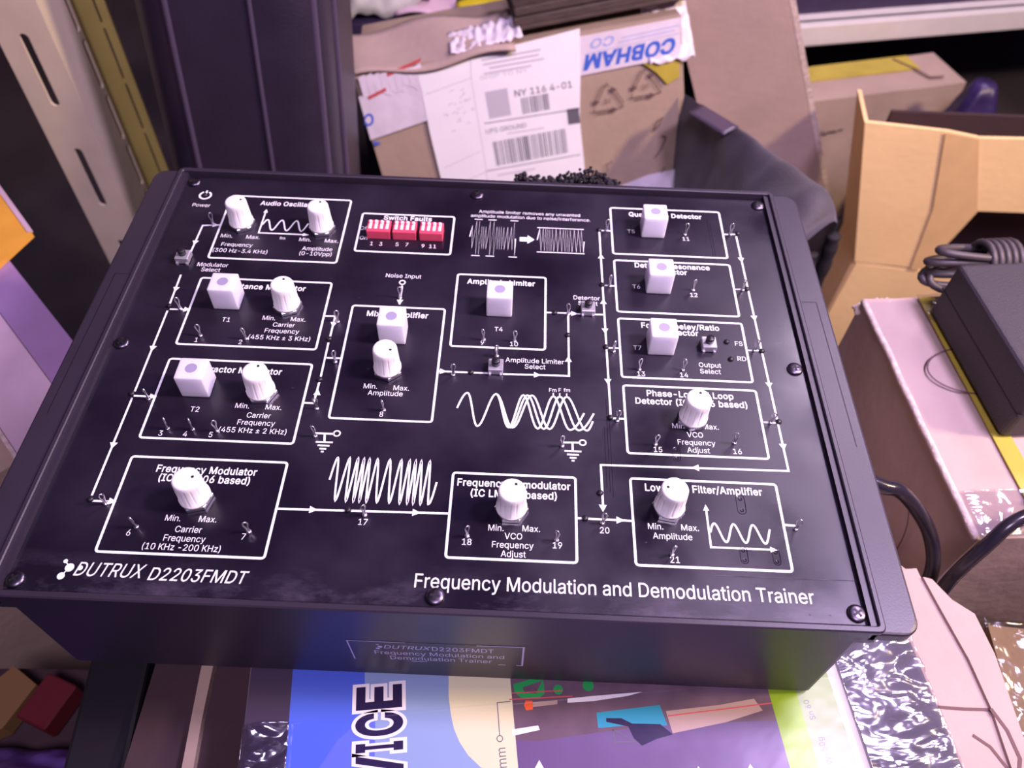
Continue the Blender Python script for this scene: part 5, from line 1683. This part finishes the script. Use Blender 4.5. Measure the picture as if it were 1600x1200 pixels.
# torn black foam between the trainer and the carton
fz = MB()
random.seed(17)
fz.smooth = True
for k in range(330):
    t_ = random.random()
    x = -0.030 + 0.062 * t_
    hgt = 0.0012 + 0.0095 * max(0, 1 - ((t_ - 0.66) / 0.26) ** 2) + (0.0035 * max(0, 1 - ((t_ - 0.12) / 0.12) ** 2))
    r_ = random.uniform(0.0007, 0.0017)
    fz.lathe([(r_ * .5, -r_ * .85), (r_, -r_ * .2), (r_ * .9, r_ * .5), (r_ * .3, r_ * .95)], 6, c=(x + random.uniform(-.001, .001), random.uniform(-.006, .006), hgt * random.uniform(.3, 1)))
fz.smooth = False
fz.box((0.001, 0, -0.2475), (0.062, 0.012, 0.492))
o = fz.build('foam_scrap', M['nylon_dark'])
o.location = (0.050, 0.170, FLOOR_Z + 0.4935)
tag(o, 'ragged black foam piece showing just behind the trainer', 'foam')

# ------------------------------------------------------------------ right side
BO = Vector((0.225, 0.330, FLOOR_Z))
bg_ = thing('equipment_bag', 'long black nylon bag slumped behind the right corner of the trainer', 'bag', BO)
A_, D_ = Vector((0.1745, 0.470, -0.097)), Vector((0.281, 0.287, -0.066))
c = MB()
c.smooth = True
NS, NP = 40, 46
V, F = [], []
for i in range(NS + 1):
    s_ = i / NS
    back = A_.lerp(D_, s_)
    w_ = 0.003 + 0.121 * s_ ** 2.1
    sd = Vector((-0.82, -0.57, 0))
    ht = (back.z - FLOOR_Z) * (1 - 0.05 * max(0, (s_ - 0.88) / 0.12) ** 2)
    # section outline in (width, height): up the back, over the rounded ridge, down the sloping front
    key = [(0, 0), (0, .3), (0, .6), (0.0, .86), (0.02, .96), (0.10, 1.0), (0.30, 0.985), (0.55, .93), (0.80, .84), (0.95, .74), (1.0, .62), (1.0, .4), (1.0, .2), (1.0, 0)]
    path = smoothpath([(a, b_, 0) for a, b_ in key], 4)
    for q in path[:NP]:
        p = back + sd * (w_ * q.x)
        p.z = FLOOR_Z + ht * q.y
        k = min(1.0, max(0.0, q.y - 0.15) * 2)
        n_ = noise.noise_vector(p * 22) * 0.006 + noise.noise_vector(Vector((p.x * 55, p.y * 55, p.z * 20))) * 0.0035
        V.append(p + n_ * k * (0.25 + 0.75 * min(1, q.x * 3)) * min(1, 4 * s_ + .15) - BO)
NP = len(path[:NP])
for i in range(NS):
    for j in range(NP - 1):
        F.append((i * NP + j, i * NP + j + 1, (i + 1) * NP + j + 1, (i + 1) * NP + j))
F.append(tuple(range(NP)))
F.append(tuple(NS * NP + j for j in reversed(range(NP))))
c.add(V, F)
c.build('bag_body', M['nylon'], bg_)


def patch(u, v):
    p = A_.lerp(D_, 0.14 + 0.24 * u) + Vector((-0.82, -0.57, 0)) * (0.004 + 0.017 * v) - BO
    return (p.x, p.y, p.z + 0.0022 - 0.002 * v)


sheet(patch, 8, 4, 0.0010).build('flap_patch', M['vinyl_trim'], bg_)
for k, (q, dz, rr) in enumerate(((0.06, -0.034, 0.0055), (0.22, -0.045, 0.0045), (0.42, -0.05, 0.0055))):
    p0 = D_ + Vector((-0.82, -0.57, 0)) * (0.124 * q) - BO
    ax = Vector((0.57, -0.82, 0))
    p = MB()
    p.smooth = True
    hh = p0.z + dz
    path = smoothpath([p0 + ax * 0.002 + Vector((0, 0, dz)), p0 + ax * 0.005 + Vector((0, 0, dz - 0.03)), p0 + ax * 0.003 + Vector((0.002, 0, dz - 0.10)), p0 + ax * 0.006 + Vector((-0.003, 0, dz - 0.2)), p0 + ax * 0.004 + Vector((0, 0, -p0.z + 0.004 + 0))], 8)
    p.tube(path, [rr * (1 + 0.12 * math.sin(i * 1.7 + k)) for i in range(len(path))], 9)
    p.build('end_fold', M['nylon_dark'], bg_)

# leaning board
ls = thing('cardboard_sheet', 'tall tan cardboard sheet leaning behind the black bag', 'cardboard', (0.31, 0.562, FLOOR_Z))
s_ = MB()
poly = [(0.030, 0.0), (0.170, 0.0), (-0.1065, 0.57), (-0.2120, 0.57)]
s_.prism([(x, z) for x, z in poly], -0.003, 0.003, face_T((0, 0, 0), (1, 0, 0), (0, 0, 1)))
s_.build('board', M['kraft_pink'], ls)
e = MB()
d = Vector((0.170 + 0.1065, 0, -0.57)).normalized()
T_ = face_T((0.170, 0, 0), (1, 0, 0), (0, 0, 1))
e.prism([(0.0, 0.0), (0.0062, 0.0), (-0.2703, 0.57), (-0.2765, 0.57)], -0.0034, 0.0034, T_)
e.build('board_edge', M['flute'], ls)
e = MB()
e.prism([(-0.115, 0.437), (-0.072, 0.437), (-0.098, 0.54), (-0.14, 0.54)], 0.0031, 0.0036, face_T((0, 0, 0), (1, 0, 0), (0, 0, 1)))
e.build('tape', M['tape_buff'], ls)

# shelf with a dark box on it, carton and bag below
sh = thing('metal_shelf', 'white metal shelf at the upper right running into the dark', 'shelf', (0.30, 0.825, -0.22), (0, 0, 0.222))
s_ = MB()
s_.rbox((0.40, 0.26, -0.002), (0.90, 0.50, 0.004), 0.001, 1)
s_.rbox((0.40, 0.009, -0.015), (0.90, 0.018, 0.030), 0.002, 2)
s_.build('shelf_board', M['shelf'], sh)
for x in (0.845,):
    for y in (0.02, 0.49):
        s_ = MB()
        s_.box((x, y, 0.15), (0.03, 0.03, 0.80))
        s_.build('leg', M['shelf'], sh)
for y in (0.49,):
    s_ = MB()
    s_.box((-0.03, y, 0.15), (0.03, 0.03, 0.80))
    s_.build('leg', M['shelf'], sh)
c = MB()
c.from_bm(lumpy(0.52, 0.26, 0.30, (12, 8, 8), 0.0012, 9, seed=41))
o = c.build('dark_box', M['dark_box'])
o.location = (0.585, 1.055, -0.2195)
o.rotation_euler = (0, 0, 0.222)
tag(o, 'large dark violet box standing on the white shelf', 'box')

B2 = thing('carton', 'brown carton with yellow tape standing under the white shelf', 'carton', (0.4962, 0.7927, FLOOR_Z), (-0.03, 0.0, 0.2737))
c = MB()
c.from_bm(lumpy(0.24, 0.08, 0.209, (12, 10, 10), 0.0014, 12, seed=51))
c.build('carton_body', M['kraft_pink'], B2)
t = MB()
t.box((-0.022, 0.0215, 0.2105), (0.195, 0.035, 0.0016))
t.build('tape', M['tape_yellow'], B2)
t = MB()
t.stroke([(0.050, 0.034), (0.066, 0.004), (0.074, -0.022), (0.094, -0.024)], 0.004, 0.2120)
t.build('gap', M['ink_brown'], B2)
# the stamp in the photo is an unreadable smear, so it stays a rough block of strokes
t = MB()
random.seed(8)
for k in range(14):
    x = -108 + k * 4.2
    t.stroke([(x, 158 + random.uniform(-3, 3)), (x + 4, 160 + random.uniform(-3, 3))], random.uniform(1.4, 3.2), 0.6, T=face_T((0, -0.0415, 0), (1, 0, 0), (0, 0, 1)) @ MM)
t.build('smeared_stamp', M['kraft_brown_shaded'], B2)


def pbag(u, v):
    a = 2 * PI * u
    z = v
    r_ = 0.042 * math.sin(PI * (0.06 + 0.88 * z)) ** .7
    q = Vector((math.cos(a) * 2, math.sin(a) * 2, z * 4))
    r_ *= 1 + 0.28 * noise.noise(q) + 0.12 * noise.noise(q * 2.6)
    return (r_ * math.cos(a), r_ * math.sin(a), 0.002 + 0.262 * z)


mbp = MB()
mbp.smooth = True
NU, NV = 36, 24
mbp.add([pbag(i / NU, j / NV) for j in range(NV + 1) for i in range(NU)],
        [(j * NU + i, j * NU + (i + 1) % NU, (j + 1) * NU + (i + 1) % NU, (j + 1) * NU + i) for j in range(NV) for i in range(NU)]
        + [tuple(range(NU - 1, -1, -1)), tuple(range(NV * NU, NV * NU + NU))])
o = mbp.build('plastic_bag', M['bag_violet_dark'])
o.location = (0.590, 0.700, FLOOR_Z)
tag(o, 'shiny violet plastic bag beside the carton under the shelf', 'bag')

# open orange carton
OC = thing('carton', 'open orange-tan carton with hanging flaps and a tape strip', 'carton', (0.50, 0.4715, FLOOR_Z))
PF = face_T((0, 0, 0), (1, 0, 0), (0, 0, 1))


def wall_panel(name, pts, y0, y1, m_):
    mb_ = MB()
    mb_.prism([(x - 0.50, z - FLOOR_Z) for x, z in pts], -y1, -y0, PF)
    return mb_.build(name, m_, OC)


wall_panel('front_flap', [(0.409, -0.300), (0.4905, -0.307), (0.5110, -0.2205), (0.4700, -0.1320), (0.4380, -0.1265), (0.4000, -0.1235), (0.3540, -0.1200)], 0.0, 0.004, M['kraft_orange'])
wall_panel('front_flap', [(0.5110, -0.2205), (0.68, -0.219), (0.68, -0.128), (0.56, -0.130), (0.4700, -0.1320)], -0.001, 0.003, M['kraft_orange'])
wall_panel('front_wall', [(0.405, FLOOR_Z), (0.68, FLOOR_Z), (0.68, -0.318), (0.4905, -0.313), (0.412, -0.304)], 0.001, 0.005, M['kraft_orange'])
wall_panel('tape', [(0.4750, -0.3060), (0.4900, -0.3065), (0.5040, -0.2500), (0.5110, -0.2205), (0.4700, -0.1322), (0.4345, -0.1266), (0.4630, -0.2200)], -0.0022, -0.0016, M['tape_orange'])
mb_ = MB()
mb_.add([(-0.146, 0.004, 0.350), (-0.091, 0.004, 0.170), (-0.095, 0.004, 0), (-0.095, 0.066, 0), (-0.090, 0.066, 0.17), (-0.136, 0.066, 0.345),
         (-0.142, 0.004, 0.350), (-0.087, 0.004, 0.170), (-0.091, 0.004, 0), (-0.091, 0.066, 0), (-0.086, 0.066, 0.17), (-0.132, 0.066, 0.345)],
        [(0, 1, 4, 5), (1, 2, 3, 4), (6, 11, 10, 7), (7, 10, 9, 8), (0, 6, 7, 1), (1, 7, 8, 2), (5, 4, 10, 11), (4, 3, 9, 10), (0, 5, 11, 6), (2, 8, 9, 3)])
mb_.build('side_wall', M['kraft_orange'], OC)
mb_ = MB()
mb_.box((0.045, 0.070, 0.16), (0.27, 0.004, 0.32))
mb_.build('back_wall', M['kraft_brown_shaded'], OC)  # shade of the carton's inside put into the wall colour
mb_ = MB()
mb_.box((0.178, 0.036, 0.17), (0.004, 0.062, 0.34))
mb_.build('side_wall', M['kraft_orange'], OC)

# pale carton on the right with the power adapter
PC = thing('carton', 'pale pink carton with clear tape under the power adapter', 'carton', (0.3911, 0.064, FLOOR_Z), (0, 0, 0.105))
HP = -0.02 - FLOOR_Z
c = MB()
c.from_bm(lumpy(0.30, 0.162, HP, (16, 12, 14), 0.0014, 10, seed=61))
c.build('carton_body', M['kraft_pink'], PC)
e = MB()
e.smooth = True
e.tube([(-0.1495 + 0.001 * noise.noise(Vector((0, y * 40, 0))), y, HP - 0.001) for y in [-0.080 + 0.160 * i / 24 for i in range(25)]], 0.0019, 7)
e.build('worn_edge', M['flute'], PC)
def torn(u, v):
    return (-0.1525 + 0.020 * u, 0.0770 + 0.007 * v, HP - 0.002 - 0.006 * (1 - u) + 0.005 * noise.noise(Vector((u * 7, v * 5, 2))))


sheet(torn, 14, 6, 0.0012).build('torn_corner', M['flute'], PC)
t = MB()
t.box((-0.1115, 0.0, HP + 0.0014), (0.010, 0.158, 0.0010))
t.build('yellow_tape', M['tape_yellow'], PC)
t = MB()
t.box((-0.055, -0.052, HP + 0.0012), (0.103, 0.010, 0.0010))
t.build('yellow_tape', M['tape_yellow'], PC)
t = MB()
arc_ = [(-0.092 + 0.030 * math.cos(a) * 1.0 - 0.012, 0.021 + 0.017 * math.sin(a)) for a in [PI * 0.45 + i * PI * 1.15 / 24 for i in range(25)]]
t.stroke(arc_, 0.0011, HP + 0.0024)
t.build('pen_loop', M['ink_brown'], PC)
t = MB()
t.stroke([(-0.118, -0.064), (-0.112, -0.056), (-0.100, -0.059), (-0.070, -0.070)], 0.0011, HP + 0.0024)
t.build('pen_line', M['ink_brown'], PC)
TS = face_T((-0.1518, 0, HP), (0, -1, 0), (0, 0, 1))
t = MB()
t.stroke([(0.035 + 0.018 * math.cos(a), -0.070 + 0.034 * math.sin(a)) for a in [i * 2 * PI / 30 for i in range(26)]], 0.0011, 0.0006, T=TS)
t.stroke([(0.0175, -0.075), (0.028, -0.085), (0.034, -0.066), (0.040, -0.088), (0.044, -0.07)], 0.0012, 0.0007, T=TS)
t.build('pen_scribble', M['ink_brown'], PC)


def ctape(u, v):
    x, y = -0.118 + 0.080 * u, 0.058 + 0.022 * v
    return (x, y, HP + 0.0028 + 0.0022 * abs(noise.noise(Vector((x * 80, y * 150, 1)))))


sheet(ctape, 40, 16, 0.0002).build('clear_tape', M['film'], PC)


def ctape2(u, v):
    x, y = -0.1495 + 0.150 * u, -0.081 + 0.026 * v
    return (x, y, HP + 0.0026 + 0.0030 * abs(noise.noise(Vector((x * 60, y * 110, 5)))))


sheet(ctape2, 60, 24, 0.0002).build('clear_tape', M['film'], PC)

AD = thing('power_adapter', 'black power adapter brick with bundled grey cord on the pink carton', 'power adapter', (0.3135, 0.078, -0.0175), (0, 0, 0.12))
a_ = MB()
a_.rbox((0, 0, 0.0192), (0.078, 0.092, 0.0384), 0.003, 3)
a_.build('adapter_body', M['adapter'], AD)
seam = MB()
seam.rbox((0, 0, 0.0190), (0.0784, 0.0924, 0.0008), 0.0002, 1)
seam.build('case_seam', M['groove'], AD)
cd_ = MB()
cd_.smooth = True
loops = []
for k in range(5):
    r0 = 0.016 + 0.0016 * k
    loops.append([(0.000 + 0.036 * math.cos(a) - 0.003 * (k % 2), 0.062 + 0.004 * k * .4 + 0.009 * math.sin(a) + 0.002 * math.sin(k), 0.010 + 0.0035 * k + 0.006 * math.sin(a * 1 + k)) for a in [2 * PI * i / 32 for i in range(32)]])
for lp in loops:
    cd_.tube(lp, 0.0024, 8, True)
cd_.tube(smoothpath([(0.02, 0.046, 0.015), (0.03, 0.058, 0.018), (0.036, 0.066, 0.020)], 6), 0.0028, 8)
cord = cd_.build('cord', M['cord'], AD)
cord['label'] = 'coiled grey cord'
tw = MB()
tw.smooth = True
for k in range(5):
    x = -0.002 + 0.0042 * k - 0.006
    tw.tube([(x, 0.064 + 0.0125 * math.cos(a), 0.019 + 0.0135 * math.sin(a)) for a in [2 * PI * i / 20 for i in range(20)]], 0.0021, 7, True)
tw.build('cord_wrap', M['cord'], AD)

# loose thick cable running down beside the carton
cl = MB()
cl.smooth = True
cl.tube(smoothpath([(0.172, 0.000, 0.0130), (0.1850, -0.014, 0.0085), (0.1974, -0.020, 0.0062), (0.2066, -0.020, 0.0030), (0.2190, -0.022, -0.0090), (0.2325, -0.026, -0.027), (0.2395, -0.034, -0.045), (0.2420, -0.040, -0.070), (0.2435, -0.046, -0.12), (0.244, -0.050, -0.20)], 10), 0.0036, 10)
o = cl.build('cable', M['cable'])
tag(o, 'thick black cable curving down between the trainer and the pink carton', 'cable')
cl = MB()
cl.smooth = True
cl.tube(smoothpath([(0.240, -0.056, -0.090), (0.2395, -0.0470, -0.0400), (0.2480, -0.0395, -0.0106), (0.2617, -0.0310, 0.002), (0.300, -0.020, 0.004), (0.36, 0.0, -0.0100), (0.42, 0.02, -0.0155)], 10), 0.0033, 10)
o = cl.build('cable', M['cable'])
tag(o, 'black cable lying across the front edge of the pink carton', 'cable')

WC = thing('wrapped_carton', 'brown carton wrapped in clear film at the right picture edge', 'carton', (0.335, -0.121, FLOOR_Z), (0, 0, -0.04))
c = MB()
HW = -0.062 - FLOOR_Z
c.from_bm(lumpy(0.140, 0.120, HW, (12, 12, 10), 0.0020, 14, seed=71))
c.build('carton_body', M['kraft_brownish'], WC)


def wfilm(u, v):
    x, y = -0.074 + 0.148 * u, -0.063 + 0.126 * v
    q = Vector((x * 40 + y * 25, y * 60 - x * 30, 2.2))
    return (x, y, HW + 0.003 + 0.006 * abs(noise.noise(q)) + 0.002 * noise.noise(q * 3))


sheet(wfilm, 60, 50, 0.0002).build('clear_film', M['film_brown'], WC)
